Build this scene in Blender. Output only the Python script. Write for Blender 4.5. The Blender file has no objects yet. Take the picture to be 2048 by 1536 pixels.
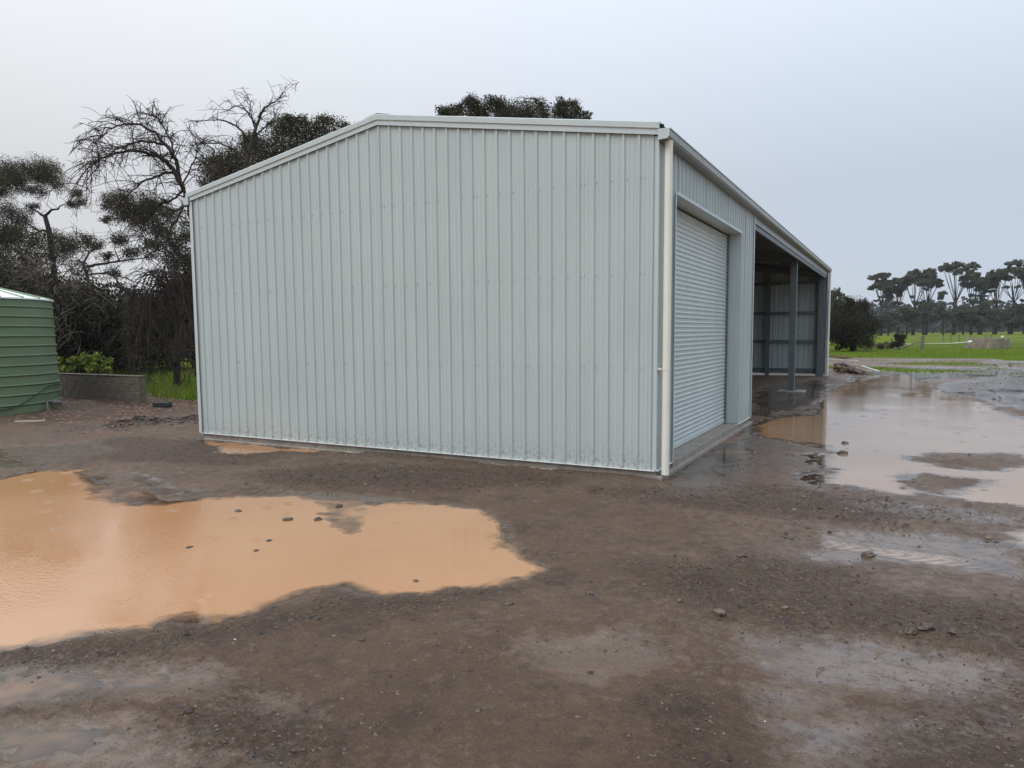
import bpy, math, random
import numpy as np
from mathutils import Matrix, Vector

# ------------------------------------------------------------------ camera, light, exposure
scn = bpy.context.scene
col = scn.collection
CAM = np.array([2.5229, -8.5061, 1.6571])
YAW, PITCH, ROLL, FPX, PPX, PPY = 0.5052, -0.0880, -0.0092, 1462.2, -32.6, 28.0

def cam_axes():
    cy, sy = math.cos(YAW), math.sin(YAW)
    fwd = np.array([-sy, cy, 0]); right = np.array([cy, sy, 0]); up = np.array([0, 0, 1.])
    cp, sp = math.cos(PITCH), math.sin(PITCH)
    f2 = fwd * cp + up * sp; u2 = up * cp - fwd * sp
    cr, sr = math.cos(ROLL), math.sin(ROLL)
    return right * cr + u2 * sr, u2 * cr - right * sr, f2
RX, UX, FX = cam_axes()
cd = bpy.data.cameras.new('camera'); cam = bpy.data.objects.new('camera', cd); col.objects.link(cam)
M3 = Matrix([list(RX), list(UX), list(-FX)]).transposed()
cam.matrix_world = Matrix.Translation(Vector(CAM)) @ M3.to_4x4()
cd.sensor_width = 36.0; cd.lens = FPX / 2048 * 36
cd.shift_x = -PPX / 2048; cd.shift_y = PPY / 2048
cd.clip_start = 0.05; cd.clip_end = 9000
scn.camera = cam

def at(px, py, depth):
    """world point seen at a photo pixel, at a given distance along the view axis"""
    return CAM + depth * (FX + RX * (px - 1024 - PPX) / FPX - UX * (py - 768 - PPY) / FPX)
def on_ground(px, py, z=-0.1):
    v = FX + RX * (px - 1024 - PPX) / FPX - UX * (py - 768 - PPY) / FPX
    return CAM + v * (z - CAM[2]) / v[2]

SUN_EL, SUN_AZ = math.radians(52), math.radians(205)     # from behind the camera, high, through cloud
wd = bpy.data.worlds.new('World'); scn.world = wd; wd.use_nodes = True
nt = wd.node_tree; N = nt.nodes; L = nt.links
N.clear()
def nd(tree, t, **kw):
    n = tree.nodes.new(t)
    for k, v in kw.items():
        if k in n.inputs.keys() if isinstance(k, str) else False: n.inputs[k].default_value = v
        else: setattr(n, k, v)
    return n
out = N.new('ShaderNodeOutputWorld'); bg = N.new('ShaderNodeBackground'); bg.inputs['Strength'].default_value = 0.1
L.new(bg.outputs[0], out.inputs['Surface'])
sky = N.new('ShaderNodeTexSky'); sky.sky_type = 'NISHITA'; sky.sun_disc = False
sky.sun_elevation = SUN_EL; sky.sun_rotation = SUN_AZ
tc = N.new('ShaderNodeTexCoord')
dp = N.new('ShaderNodeVectorMath'); dp.operation = 'DOT_PRODUCT'
L.new(tc.outputs['Generated'], dp.inputs[0]); dp.inputs[1].default_value = (-0.87, -0.30, -0.05)
mr = N.new('ShaderNodeMapRange'); mr.interpolation_type = 'SMOOTHSTEP'
mr.inputs['From Min'].default_value = -0.45; mr.inputs['From Max'].default_value = 0.75
L.new(dp.outputs['Value'], mr.inputs['Value'])
nz = N.new('ShaderNodeTexNoise'); nz.inputs['Scale'].default_value = 1.6; nz.inputs['Detail'].default_value = 3
L.new(tc.outputs['Generated'], nz.inputs['Vector'])
nm = N.new('ShaderNodeMath'); nm.operation = 'MULTIPLY_ADD'
L.new(nz.outputs['Fac'], nm.inputs[0]); nm.inputs[1].default_value = 0.8; nm.inputs[2].default_value = -0.4
na = N.new('ShaderNodeMath'); na.operation = 'ADD'; na.use_clamp = True
L.new(mr.outputs[0], na.inputs[0]); L.new(nm.outputs[0], na.inputs[1])
mc = N.new('ShaderNodeMix'); mc.data_type = 'RGBA'
mc.inputs[6].default_value = (5.6, 6.35, 7.45, 1); mc.inputs[7].default_value = (6.9, 7.0, 7.25, 1)
L.new(na.outputs[0], mc.inputs[0])
# overcast sky is brighter overhead
sx = N.new('ShaderNodeSeparateXYZ'); L.new(tc.outputs['Generated'], sx.inputs[0])
el = N.new('ShaderNodeMapRange'); el.inputs['From Min'].default_value = 0.18; el.inputs['From Max'].default_value = 1
el.inputs['To Min'].default_value = 1.0; el.inputs['To Max'].default_value = 2.5
L.new(sx.outputs['Z'], el.inputs['Value'])
sc = N.new('ShaderNodeVectorMath'); sc.operation = 'SCALE'
L.new(mc.outputs[2], sc.inputs[0]); L.new(el.outputs[0], sc.inputs['Scale'])
mx = N.new('ShaderNodeMix'); mx.data_type = 'RGBA'; mx.inputs[0].default_value = 0.97
L.new(sky.outputs[0], mx.inputs[6]); L.new(sc.outputs[0], mx.inputs[7])
L.new(mx.outputs[2], bg.inputs['Color'])

sd = bpy.data.lights.new('sun', 'SUN'); sd.energy = 1.4; sd.angle = math.radians(40); sd.color = (1, 0.97, 0.93)
so = bpy.data.objects.new('sun', sd); col.objects.link(so)
sv = Vector((math.cos(SUN_EL) * math.sin(SUN_AZ), math.cos(SUN_EL) * math.cos(SUN_AZ), math.sin(SUN_EL)))
so.rotation_euler = sv.to_track_quat('Z', 'Y').to_euler()
vs = scn.view_settings
vs.view_transform = 'Standard'; vs.look = 'None'; vs.exposure = 0.0; vs.gamma = 1.0; vs.use_curve_mapping = False
scn.cycles.max_bounces = 8; scn.cycles.transparent_max_bounces = 12; scn.cycles.caustics_reflective = False
scn.cycles.use_denoising = True

# ------------------------------------------------------------------ helpers
def link(name, me, parent=None):
    o = bpy.data.objects.new(name, me); col.objects.link(o)
    if parent is not None: o.parent = parent
    return o
def tag(o, label=None, cat=None, group=None, kind=None):
    if label: o['label'] = label
    if cat: o['category'] = cat
    if group: o['group'] = group
    if kind: o['kind'] = kind
    return o
def thing(name, label, cat, loc=(0, 0, 0), group=None, rz=0):
    o = link(name, None); o.location = loc; o.rotation_euler = (0, 0, rz)
    return tag(o, label, cat, group)
def big_mesh(name, V, F, mat, attrs=None, smooth=False):
    """V (n,3), F (m,k) arrays -> mesh data"""
    V = np.asarray(V, np.float32); F = np.asarray(F, np.int32); k = F.shape[1]
    me = bpy.data.meshes.new(name)
    me.vertices.add(len(V)); me.vertices.foreach_set('co', V.ravel())
    me.loops.add(F.size); me.loops.foreach_set('vertex_index', F.ravel())
    me.polygons.add(len(F)); me.polygons.foreach_set('loop_start', np.arange(len(F), dtype=np.int32) * k)
    try: me.polygons.foreach_set('loop_total', np.full(len(F), k, np.int32))
    except Exception: pass
    me.polygons.foreach_set('use_smooth', np.full(len(F), smooth, bool))
    for an, (dom, arr) in (attrs or {}).items():
        a = me.attributes.new(an, 'FLOAT', dom); a.data.foreach_set('value', np.asarray(arr, np.float32).ravel())
    me.update(calc_edges=True)
    if mat: me.materials.append(mat)
    return me

class MB:
    def __init__(s): s.v = []; s.f = []
    def add(s, vs, fs):
        b = len(s.v); s.v += [tuple(map(float, p)) for p in vs]; s.f += [[b + i for i in q] for q in fs]; return s
    def box(s, x0, y0, z0, x1, y1, z1):
        return s.add([(x0,y0,z0),(x1,y0,z0),(x1,y1,z0),(x0,y1,z0),(x0,y0,z1),(x1,y0,z1),(x1,y1,z1),(x0,y1,z1)],
                     [(3,2,1,0),(4,5,6,7),(0,1,5,4),(1,2,6,5),(2,3,7,6),(3,0,4,7)])
    def extrude(s, prof, A, B, U, W, caps=True, closed=True):
        """profile of (u,w) pairs swept from A to B"""
        A, B, U, W = map(np.asarray, (A, B, U, W)); n = len(prof)
        vs = [A + U * u + W * w for u, w in prof] + [B + U * u + W * w for u, w in prof]
        fs = [(i, (i + 1) % n, n + (i + 1) % n, n + i) for i in range(n if closed else n - 1)]
        if caps and closed: fs += [list(range(n))[::-1], list(range(n, 2 * n))]
        return s.add(vs, fs)
    def tube(s, pts, rad, n=8, cap=True):
        pts = np.asarray(pts, float); m = len(pts)
        rad = np.full(m, rad) if np.isscalar(rad) else np.asarray(rad, float)
        t = np.gradient(pts, axis=0); t /= np.linalg.norm(t, axis=1)[:, None] + 1e-9
        ref = np.array([0, 0, 1.]) if abs(t[:, 2]).mean() < .8 else np.array([1., 0, 0])
        a = np.cross(t, ref); a /= np.linalg.norm(a, axis=1)[:, None] + 1e-9; b = np.cross(t, a)
        ang = np.arange(n) * 2 * math.pi / n
        V = pts[:, None] + rad[:, None, None] * (a[:, None] * np.cos(ang)[None, :, None] + b[:, None] * np.sin(ang)[None, :, None])
        fs = [(i*n+j, i*n+(j+1) % n, (i+1)*n+(j+1) % n, (i+1)*n+j) for i in range(m-1) for j in range(n)]
        if cap: fs += [list(range(n))[::-1], list(range((m-1)*n, m*n))]
        return s.add(V.reshape(-1, 3), fs)
    def data(s, name, mat, smooth=False, bevel=0):
        me = bpy.data.meshes.new(name); me.from_pydata(s.v, [], s.f)
        if bevel:
            import bmesh
            bm = bmesh.new(); bm.from_mesh(me)
            bmesh.ops.bevel(bm, geom=bm.edges[:], offset=bevel, segments=1, affect='EDGES'); bm.to_mesh(me); bm.free()
        me.polygons.foreach_set('use_smooth', [smooth] * len(me.polygons)); me.update()
        me.materials.append(mat); return me
    def build(s, name, mat, parent=None, smooth=False, bevel=0):
        return link(name, s.data(name, mat, smooth, bevel), parent)

# numpy value noise
def _h(ix, iy, seed):
    n = (ix.astype(np.int64) * 374761393 + iy.astype(np.int64) * 668265263 + seed * 1442695041) & 0x7fffffff
    n = ((n ^ (n >> 13)) * 1274126177) & 0x7fffffff
    n = ((n ^ (n >> 16)) * 1103515245 + 12345) & 0x7fffffff
    return (n & 0xffffff) / float(0xffffff)
def vnoise(x, y, seed=0):
    x0 = np.floor(x); y0 = np.floor(y); fx = x - x0; fy = y - y0
    fx = fx * fx * (3 - 2 * fx); fy = fy * fy * (3 - 2 * fy)
    ix = x0.astype(np.int64); iy = y0.astype(np.int64)
    a = _h(ix, iy, seed); b = _h(ix + 1, iy, seed); c = _h(ix, iy + 1, seed); d = _h(ix + 1, iy + 1, seed)
    return (a + (b - a) * fx) * (1 - fy) + (c + (d - c) * fx) * fy
def fbm(x, y, octv=4, seed=0):
    s = 0; a = 1.; t = 0
    for i in range(octv):
        s = s + a * (vnoise(x, y, seed + i * 17) * 2 - 1); t += a; a *= .5
        x, y = x * 2.03 * .8 - y * 2.03 * .6 + 3.1, x * 2.03 * .6 + y * 2.03 * .8 + 7.7
    return s / t
def sstep(a, b, x):
    t = np.clip((x - a) / (b - a), 0, 1); return t * t * (3 - 2 * t)
def poly_sd(X, Y, P):
    """signed distance, positive inside"""
    P = np.asarray(P, float); Q = np.roll(P, -1, 0)
    d = np.full(X.shape, 1e9); ins = np.zeros(X.shape, bool)
    for (x0, y0), (x1, y1) in zip(P, Q):
        ex, ey = x1 - x0, y1 - y0
        t = np.clip(((X - x0) * ex + (Y - y0) * ey) / (ex * ex + ey * ey + 1e-12), 0, 1)
        d = np.minimum(d, (X - x0 - t * ex) ** 2 + (Y - y0 - t * ey) ** 2)
        c = ((y0 > Y) != (y1 > Y)) & (X < (x1 - x0) * (Y - y0) / (y1 - y0 + 1e-12) + x0)
        ins ^= c
    return np.where(ins, 1, -1) * np.sqrt(d)

# ------------------------------------------------------------------ materials
def mat(name, base, rough=.5, spec=.5, metal=0., var=0., vscale=5., bump=0., bscale=60., tint=None, coat=0.):
    m = bpy.data.materials.new(name); m.use_nodes = True
    t = m.node_tree; b = t.nodes['Principled BSDF']
    b.inputs['Base Color'].default_value = (*base, 1); b.inputs['Roughness'].default_value = rough
    b.inputs['Specular IOR Level'].default_value = spec; b.inputs['Metallic'].default_value = metal
    if coat: b.inputs['Coat Weight'].default_value = coat
    co = t.nodes.new('ShaderNodeTexCoord')
    if var:
        n = t.nodes.new('ShaderNodeTexNoise'); n.inputs['Scale'].default_value = vscale; n.inputs['Detail'].default_value = 6
        n.inputs['Roughness'].default_value = .65
        t.links.new(co.outputs['Object'], n.inputs['Vector'])
        x = t.nodes.new('ShaderNodeMix'); x.data_type = 'RGBA'
        r = t.nodes.new('ShaderNodeMapRange'); r.inputs['From Min'].default_value = .3; r.inputs['From Max'].default_value = .7
        t.links.new(n.outputs['Fac'], r.inputs['Value']); t.links.new(r.outputs[0], x.inputs[0])
        lo = tint or tuple(c * (1 - var) for c in base); hi = tuple(min(1, c * (1 + var)) for c in base)
        x.inputs[6].default_value = (*lo, 1); x.inputs[7].default_value = (*hi, 1)
        t.links.new(x.outputs[2], b.inputs['Base Color'])
    if bump:
        n = t.nodes.new('ShaderNodeTexNoise'); n.inputs['Scale'].default_value = bscale; n.inputs['Detail'].default_value = 4
        t.links.new(co.outputs['Object'], n.inputs['Vector'])
        u = t.nodes.new('ShaderNodeBump'); u.inputs['Strength'].default_value = bump; u.inputs['Distance'].default_value = .01
        t.links.new(n.outputs['Fac'], u.inputs['Height']); t.links.new(u.outputs[0], b.inputs['Normal'])
    return m

def cladding(name, base, dirt=True):
    m = mat(name, base, rough=.33, spec=.5, bump=.04, bscale=3)
    t = m.node_tree; b = t.nodes['Principled BSDF']; lk = t.links.new
    g = t.nodes.new('ShaderNodeNewGeometry'); s = t.nodes.new('ShaderNodeSeparateXYZ'); lk(g.outputs['Position'], s.inputs[0])
    # faint vertical streaking of the coating
    mp = t.nodes.new('ShaderNodeMapping'); mp.inputs['Scale'].default_value = (14, 14, .35); lk(g.outputs['Position'], mp.inputs['Vector'])
    n = t.nodes.new('ShaderNodeTexNoise'); n.inputs['Scale'].default_value = 1; n.inputs['Detail'].default_value = 5; lk(mp.outputs[0], n.inputs['Vector'])
    n2 = t.nodes.new('ShaderNodeTexNoise'); n2.inputs['Scale'].default_value = .8; n2.inputs['Detail'].default_value = 2; lk(g.outputs['Position'], n2.inputs['Vector'])
    x = t.nodes.new('ShaderNodeMix'); x.data_type = 'RGBA'
    r = t.nodes.new('ShaderNodeMapRange'); r.inputs['From Min'].default_value = .25; r.inputs['From Max'].default_value = .75
    a = t.nodes.new('ShaderNodeMath'); a.operation = 'ADD'; lk(n.outputs['Fac'], a.inputs[0]); lk(n2.outputs['Fac'], a.inputs[1])
    a2 = t.nodes.new('ShaderNodeMath'); a2.operation = 'MULTIPLY'; a2.inputs[1].default_value = .5; lk(a.outputs[0], a2.inputs[0])
    lk(a2.outputs[0], r.inputs['Value']); lk(r.outputs[0], x.inputs[0])
    x.inputs[6].default_value = (base[0]*.91, base[1]*.93, base[2]*.93, 1); x.inputs[7].default_value = (base[0]*1.07, base[1]*1.06, base[2]*1.07, 1)
    last = x.outputs[2]
    if dirt:      # mud splashed up the foot of the wall
        d = t.nodes.new('ShaderNodeMapRange'); d.inputs['From Min'].default_value = .55; d.inputs['From Max'].default_value = -.02; lk(s.outputs['Z'], d.inputs['Value'])
        p = t.nodes.new('ShaderNodeMath'); p.operation = 'POWER'; p.inputs[1].default_value = 2.2; lk(d.outputs[0], p.inputs[0])
        n3 = t.nodes.new('ShaderNodeTexNoise'); n3.inputs['Scale'].default_value = 22; n3.inputs['Detail'].default_value = 8; lk(g.outputs['Position'], n3.inputs['Vector'])
        r3 = t.nodes.new('ShaderNodeMapRange'); r3.inputs['From Min'].default_value = .45; r3.inputs['From Max'].default_value = .75; lk(n3.outputs['Fac'], r3.inputs['Value'])
        q = t.nodes.new('ShaderNodeMath'); q.operation = 'MULTIPLY'; lk(p.outputs[0], q.inputs[0]); lk(r3.outputs[0], q.inputs[1])
        q2 = t.nodes.new('ShaderNodeMath'); q2.operation = 'MULTIPLY'; q2.inputs[1].default_value = .85; lk(q.outputs[0], q2.inputs[0])
        y = t.nodes.new('ShaderNodeMix'); y.data_type = 'RGBA'; lk(q2.outputs[0], y.inputs[0]); lk(last, y.inputs[6]); y.inputs[7].default_value = (.2, .15, .11, 1)
        last = y.outputs[2]
    lk(last, b.inputs['Base Color'])
    ro = t.nodes.new('ShaderNodeMapRange'); ro.inputs['To Min'].default_value = .25; ro.inputs['To Max'].default_value = .42
    lk(n2.outputs['Fac'], ro.inputs['Value']); lk(ro.outputs[0], b.inputs['Roughness'])
    return m

M = {}
WALL = (.462, .516, .50)
M['wall'] = cladding('pale_grey_steel', WALL)
M['trim'] = cladding('pale_grey_trim', (.52, .575, .57), dirt=False)
M['lip'] = mat('bright_steel_lip', (.75, .76, .75), .3)
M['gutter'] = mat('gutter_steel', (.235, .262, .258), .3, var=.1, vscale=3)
M['inner'] = mat('inner_coating', (.43, .50, .49), .45)
M['roof_inner_shade'] = mat('roof_inner_painted_shade', (.14, .165, .165), .5)  # same inner coating, darkened so its colour carries the ceiling's shade
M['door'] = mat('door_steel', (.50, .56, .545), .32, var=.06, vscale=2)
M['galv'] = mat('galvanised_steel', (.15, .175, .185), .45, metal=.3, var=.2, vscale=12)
M['dark'] = mat('dark_fitting', (.03, .03, .03), .5)
M['screw'] = mat('screw_grey', (.30, .33, .33), .4)
M['pvc'] = mat('cream_pvc', (.80, .775, .67), .55, var=.05, vscale=2)
M['conc'] = mat('concrete', (.27, .235, .20), .6, var=.3, vscale=7, bump=.4, bscale=70)
M['block'] = mat('weathered_block', (.135, .115, .088), .8, var=.45, vscale=4, bump=.7, bscale=45)
M['tank'] = mat('green_tank', (.150, .215, .122), .42, var=.08, vscale=1.5)
M['tankroof'] = mat('pale_zinc_roof', (.84, .87, .85), .5, var=.06)
M['poly'] = mat('black_poly', (.02, .02, .02), .4)
M['brass'] = mat('grey_valve', (.35, .34, .31), .35, metal=.6)
M['timber'] = mat('grey_timber', (.30, .25, .19), .7, var=.3, vscale=8)
M['timber_white'] = mat('pale_timber', (.52, .48, .41), .6, var=.1)
M['brown_timber'] = mat('brown_timber', (.16, .085, .05), .7, var=.35, vscale=6)
M['mudrock'] = mat('wet_mud', (.072, .049, .036), .4, var=.4, vscale=9, bump=.8, bscale=30)
M['dark_mud'] = mat('dark_wet_mud', (.038, .024, .017), .4, var=.4, vscale=9)
M['stone'] = mat('pale_stone', (.13, .098, .078), .5, var=.3, vscale=14, bump=.5, bscale=40)
M['post'] = mat('weathered_post', (.13, .12, .10), .8, var=.3, vscale=8)
M['whitepaint'] = mat('white_paint', (.75, .76, .74), .4, var=.06)
M['wire'] = mat('wire', (.22, .23, .23), .4, metal=.6)
M['trough'] = mat('trough_concrete', (.20, .165, .125), .8, var=.4, vscale=3)
M['bark'] = mat('dark_bark', (.045, .036, .028), .85, spec=.15, var=.4, vscale=5, bump=.6, bscale=25)
M['twig'] = mat('bare_twig', (.044, .034, .027), .8, spec=.15, var=.35, vscale=2)
M['twig_pale'] = mat('pale_twig', (.15, .122, .098), .8, spec=.2, var=.35, vscale=2)

def leaf_mat(name, a, b, rough=.6, spec=.12):
    m = bpy.data.materials.new(name); m.use_nodes = True; t = m.node_tree; p = t.nodes['Principled BSDF']
    at_ = t.nodes.new('ShaderNodeAttribute'); at_.attribute_name = 'tone'
    x = t.nodes.new('ShaderNodeMix'); x.data_type = 'RGBA'; t.links.new(at_.outputs['Fac'], x.inputs[0])
    x.inputs[6].default_value = (*a, 1); x.inputs[7].default_value = (*b, 1)
    t.links.new(x.outputs[2], p.inputs['Base Color']); p.inputs['Roughness'].default_value = rough; p.inputs['Specular IOR Level'].default_value = spec
    tr = t.nodes.new('ShaderNodeBsdfTranslucent'); t.links.new(x.outputs[2], tr.inputs['Color'])
    s = t.nodes.new('ShaderNodeMixShader'); s.inputs[0].default_value = .15
    t.links.new(p.outputs[0], s.inputs[1]); t.links.new(tr.outputs[0], s.inputs[2])
    t.links.new(s.outputs[0], t.nodes['Material Output'].inputs['Surface']); return m
M['gravel'] = leaf_mat('wet_gravel', (.045, .031, .022), (.19, .135, .098), .38, .5)
M['gum'] = leaf_mat('gum_leaf', (.032, .029, .015), (.088, .076, .041))
M['cypress'] = leaf_mat('dense_leaf', (.030, .026, .014), (.082, .066, .036))
M['shade'] = leaf_mat('shrub_leaf', (.020, .019, .012), (.048, .043, .028))
M['fargum'] = leaf_mat('far_gum_leaf', (.046, .054, .032), (.115, .118, .072))
M['farbelt'] = leaf_mat('far_belt_leaf', (.045, .055, .048), (.075, .085, .072))
M['bright'] = leaf_mat('bright_leaf', (.11, .16, .03), (.28, .32, .07))
M['grass'] = leaf_mat('grass_blade', (.075, .14, .015), (.19, .27, .03))
M['straw'] = leaf_mat('dry_grass', (.17, .12, .05), (.36, .28, .13))

# ------------------------------------------------------------------ ground and puddles
LEVEL = -0.115
def gp(pts, z=LEVEL): return [tuple(on_ground(x, y, z)[:2]) for x, y in pts]
PUD_LEFT = gp([(-420,985),(-150,955),(0,956),(80,940),(177,939),(205,950),(250,970),(300,990),(349,1000),(408,996),(483,987),(540,990),(600,992),(660,996),(720,1000),(779,1002),(838,1002),(913,1007),(983,1021),(1010,1040),(1026,1072),(1047,1104),(1092,1136),(1047,1158),(994,1174),(913,1182),(832,1198),(752,1201),(690,1188),(660,1183),(623,1197),(537,1222),(483,1244),(403,1257),(345,1250),(322,1262),(204,1276),(107,1289),(0,1305),(-300,1345),(-800,1330)])
PUD_RIGHT = gp([(1640,800),(1668,775),(1700,764),(1760,752),(1810,752),(1870,768),(1900,790),(1960,805),(2048,832),(2250,870),(2350,1000),(2200,1035),(2048,1022),(1990,1012),(1930,1002),(1850,985),(1790,992),(1715,978),(1660,968),(1648,940),(1660,905),(1625,898),(1590,888),(1545,878),(1508,870),(1512,838),(1560,828),(1625,815)])
PUD_DOOR = gp([(1338,938),(1400,893),(1462,868),(1492,862),(1486,890),(1470,935),(1445,972),(1390,984),(1330,968)])
SHALLOW = [(gp(p), d) for p, d in (
    ([(640,1000),(720,1005),(775,1012),(770,1040),(735,1066),(690,1078),(640,1060),(620,1030)], -.0088),
    ([(150,950),(205,945),(300,985),(400,992),(330,1012),(240,1018),(165,1005),(150,980)], -.0035),
    ([(630,1175),(700,1165),(720,1192),(640,1210)], -.0035), ([(300,1240),(380,1225),(400,1262),(310,1272)], -.0035),
    ([(1320,985),(1345,925),(1400,885),(1500,850),(1500,890),(1470,985),(1400,1000)], -.003),
    ([(1960,790),(2050,800),(2250,830),(2250,880),(2050,850)], -.004), ([(1600,880),(1660,890),(1665,985),(1610,990)], -.004),
    ([(1500,790),(1640,780),(1650,830),(1560,840),(1500,850)], -.004),
)]
ISLAND = gp([(1812,914),(1900,905),(2060,908),(2050,925),(1975,938),(1900,932)]), gp([(1800,955),(1850,948),(1935,955),(1975,960),(1985,972),(1930,978),(1885,990),(1840,984),(1812,970)])
PUD_WALL = gp([(400,880),(430,884),(520,889),(640,901),(700,908),(620,906),(560,904),(500,909),(440,907),(415,898)])
PUD_SMALL = gp([(1640,993),(1665,989),(1692,996),(1690,1005),(1645,1004)])
PUD_EDGE = gp([(1985,1060),(2048,1045),(2150,1045),(2150,1110),(2048,1095),(2000,1085)])
PUD_FAR = gp([(1950,728),(2000,718),(2048,716),(2250,716),(2250,730),(2048,735),(1990,738)])
PUDDLES = [PUD_LEFT, PUD_RIGHT, PUD_WALL, PUD_SMALL, PUD_EDGE, PUD_FAR, PUD_DOOR]
FILMS = [gp(p) for p in (
    [(1325,945),(1400,885),(1500,845),(1505,885),(1500,985),(1400,1000),(1315,980)],
    [(1500,838),(1500,800),(1540,772),(1640,760),(1660,775),(1630,810),(1560,826)],
    [(1850,775),(2048,745),(2250,740),(2250,860),(2048,825),(1960,800)],
    [(1700,745),(1850,735),(2048,738),(2048,752),(1850,760),(1700,765)],
    [(1590,905),(1655,905),(1650,990),(1600,975)],
    [(1660,1000),(1800,1005),(2048,1035),(2048,1055),(1880,1045),(1700,1020)],
    [(200,935),(300,955),(420,985),(400,1000),(300,990)],
    [(540,980),(640,985),(800,998),(780,1012),(640,1005)],
    [(1600,1105),(1760,1095),(1800,1125),(1700,1135),(1610,1125)],
)]
SHEEN = [gp(p) for p in (
    [(-100,1330),(200,1315),(420,1330),(460,1375),(350,1400),(120,1410),(-100,1440)],
    [(400,1380),(600,1400),(640,1450),(560,1460),(430,1430)],
    [(1480,1265),(1700,1270),(2048,1330),(2048,1420),(1800,1400),(1560,1380),(1480,1320)],
    [(1500,1380),(1640,1370),(1700,1420),(1600,1460),(1510,1430)],
    [(-50,900),(180,885),(260,900),(100,935),(-50,945)],
    [(-100,1450),(250,1430),(420,1470),(560,1500),(640,1580),(-100,1580)], [(1520,1440),(1700,1420),(1850,1440),(2120,1410),(2120,1480),(1800,1520),(1600,1540)],
    [(1050,1290),(1280,1270),(1330,1330),(1200,1370),(1060,1345)],
    [(1650,1060),(2048,1080),(2048,1160),(1850,1140),(1650,1100)],
)]
ROUGH = [gp(p) for p in (
    [(1310,1140),(1480,1130),(1700,1150),(1760,1200),(1560,1240),(1400,1215),(1310,1170)],
    [(1480,1200),(1700,1195),(2060,1230),(2060,1320),(1900,1300),(1750,1270),(1550,1260)],
    [(40,900),(250,880),(420,890),(560,910),(500,935),(300,930),(120,930)],
    [(0,1310),(200,1280),(420,1262),(700,1205),(980,1190),(820,1225),(500,1270),(250,1320),(60,1350)],
    [(1200,985),(1500,970),(1800,1010),(2000,1040),(1700,1045),(1400,1020)],
    [(480,955),(700,935),(1000,945),(1150,970),(900,985),(600,980)],
    [(340,1440),(480,1390),(620,1460),(700,1536),(400,1536)],
    [(1340,1400),(1420,1420),(1440,1560),(1330,1560)],
    [(1780,1470),(2048,1380),(2048,1560),(1800,1560)],
)]
GRASS_L = gp([(250,800),(300,793),(420,806),(450,700),(-300,700),(-300,765),(60,745),(140,760)], -.05)

def graded(lo, hi, bands, ratio=1.09, far=1500):
    """coordinate list: bands of (end, step) then geometric growth outwards"""
    c = [lo]
    for end, st in bands:
        n = max(1, int(round((end - c[-1]) / st))); c += list(np.linspace(c[-1], end, n + 1)[1:])
    s = bands[-1][1]; x = c[-1]; r = []
    while x < far: s *= ratio; x += s; r.append(x)
    s = bands[0][1]; x = lo; l = []
    while x > -far: s *= ratio; x -= s; l.append(x)
    return np.array(l[::-1] + c + r)
gx = graded(-22, 12, [(-10, .14), (-4.5, .055), (4.6, .030), (8, .065), (12, .13)])
gy = graded(-7.0, 40, [(-2.0, .026), (3, .042), (8, .065), (16, .12), (40, .3)])

def masks(X, Y):
    dist = np.hypot(X - CAM[0], Y - CAM[1])
    near = (np.abs(X) < 60) & (Y > -30) & (Y < 80)
    out = {}
    xs, ys = X[near], Y[near]
    wob = .16 * fbm(xs / .55, ys / .55, 4, 5) + .09 * fbm(xs / .13, ys / .13, 3, 8) + .035 * fbm(xs / .045, ys / .045, 2, 12)
    wob = wob * np.clip(dist[near] / 9, .5, 2.2)
    s = np.full(xs.shape, -9.)
    for P in PUDDLES: s = np.maximum(s, poly_sd(xs, ys, P))
    for I in ISLAND: s = np.minimum(s, -poly_sd(xs, ys, I))
    s = s + wob * np.where(s > -3, 1, 0)
    f = np.full(xs.shape, -9.)
    for P in FILMS: f = np.maximum(f, poly_sd(xs, ys, P))
    w = np.full(xs.shape, -9.)
    wd_ = np.full(xs.shape, -.004)
    for P, dd in SHALLOW:
        q = poly_sd(xs, ys, P); wd_ = np.where(q > w, dd, wd_); w = np.maximum(w, q)
    h = np.full(xs.shape, -9.)
    for P in SHEEN: h = np.maximum(h, poly_sd(xs, ys, P))
    r = np.full(xs.shape, -9.)
    for P in ROUGH: r = np.maximum(r, poly_sd(xs, ys, P))
    gl = poly_sd(xs, ys, GRASS_L)
    for k, v in (('s', s), ('f', f + wob), ('w', w + wob), ('wd', wd_), ('h', h + wob * 1.3), ('r', r + wob * 1.2), ('gl', gl + wob * 2)):
        a = np.full(X.shape, -9.); a[near] = v; out[k] = a
    return out, dist

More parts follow.
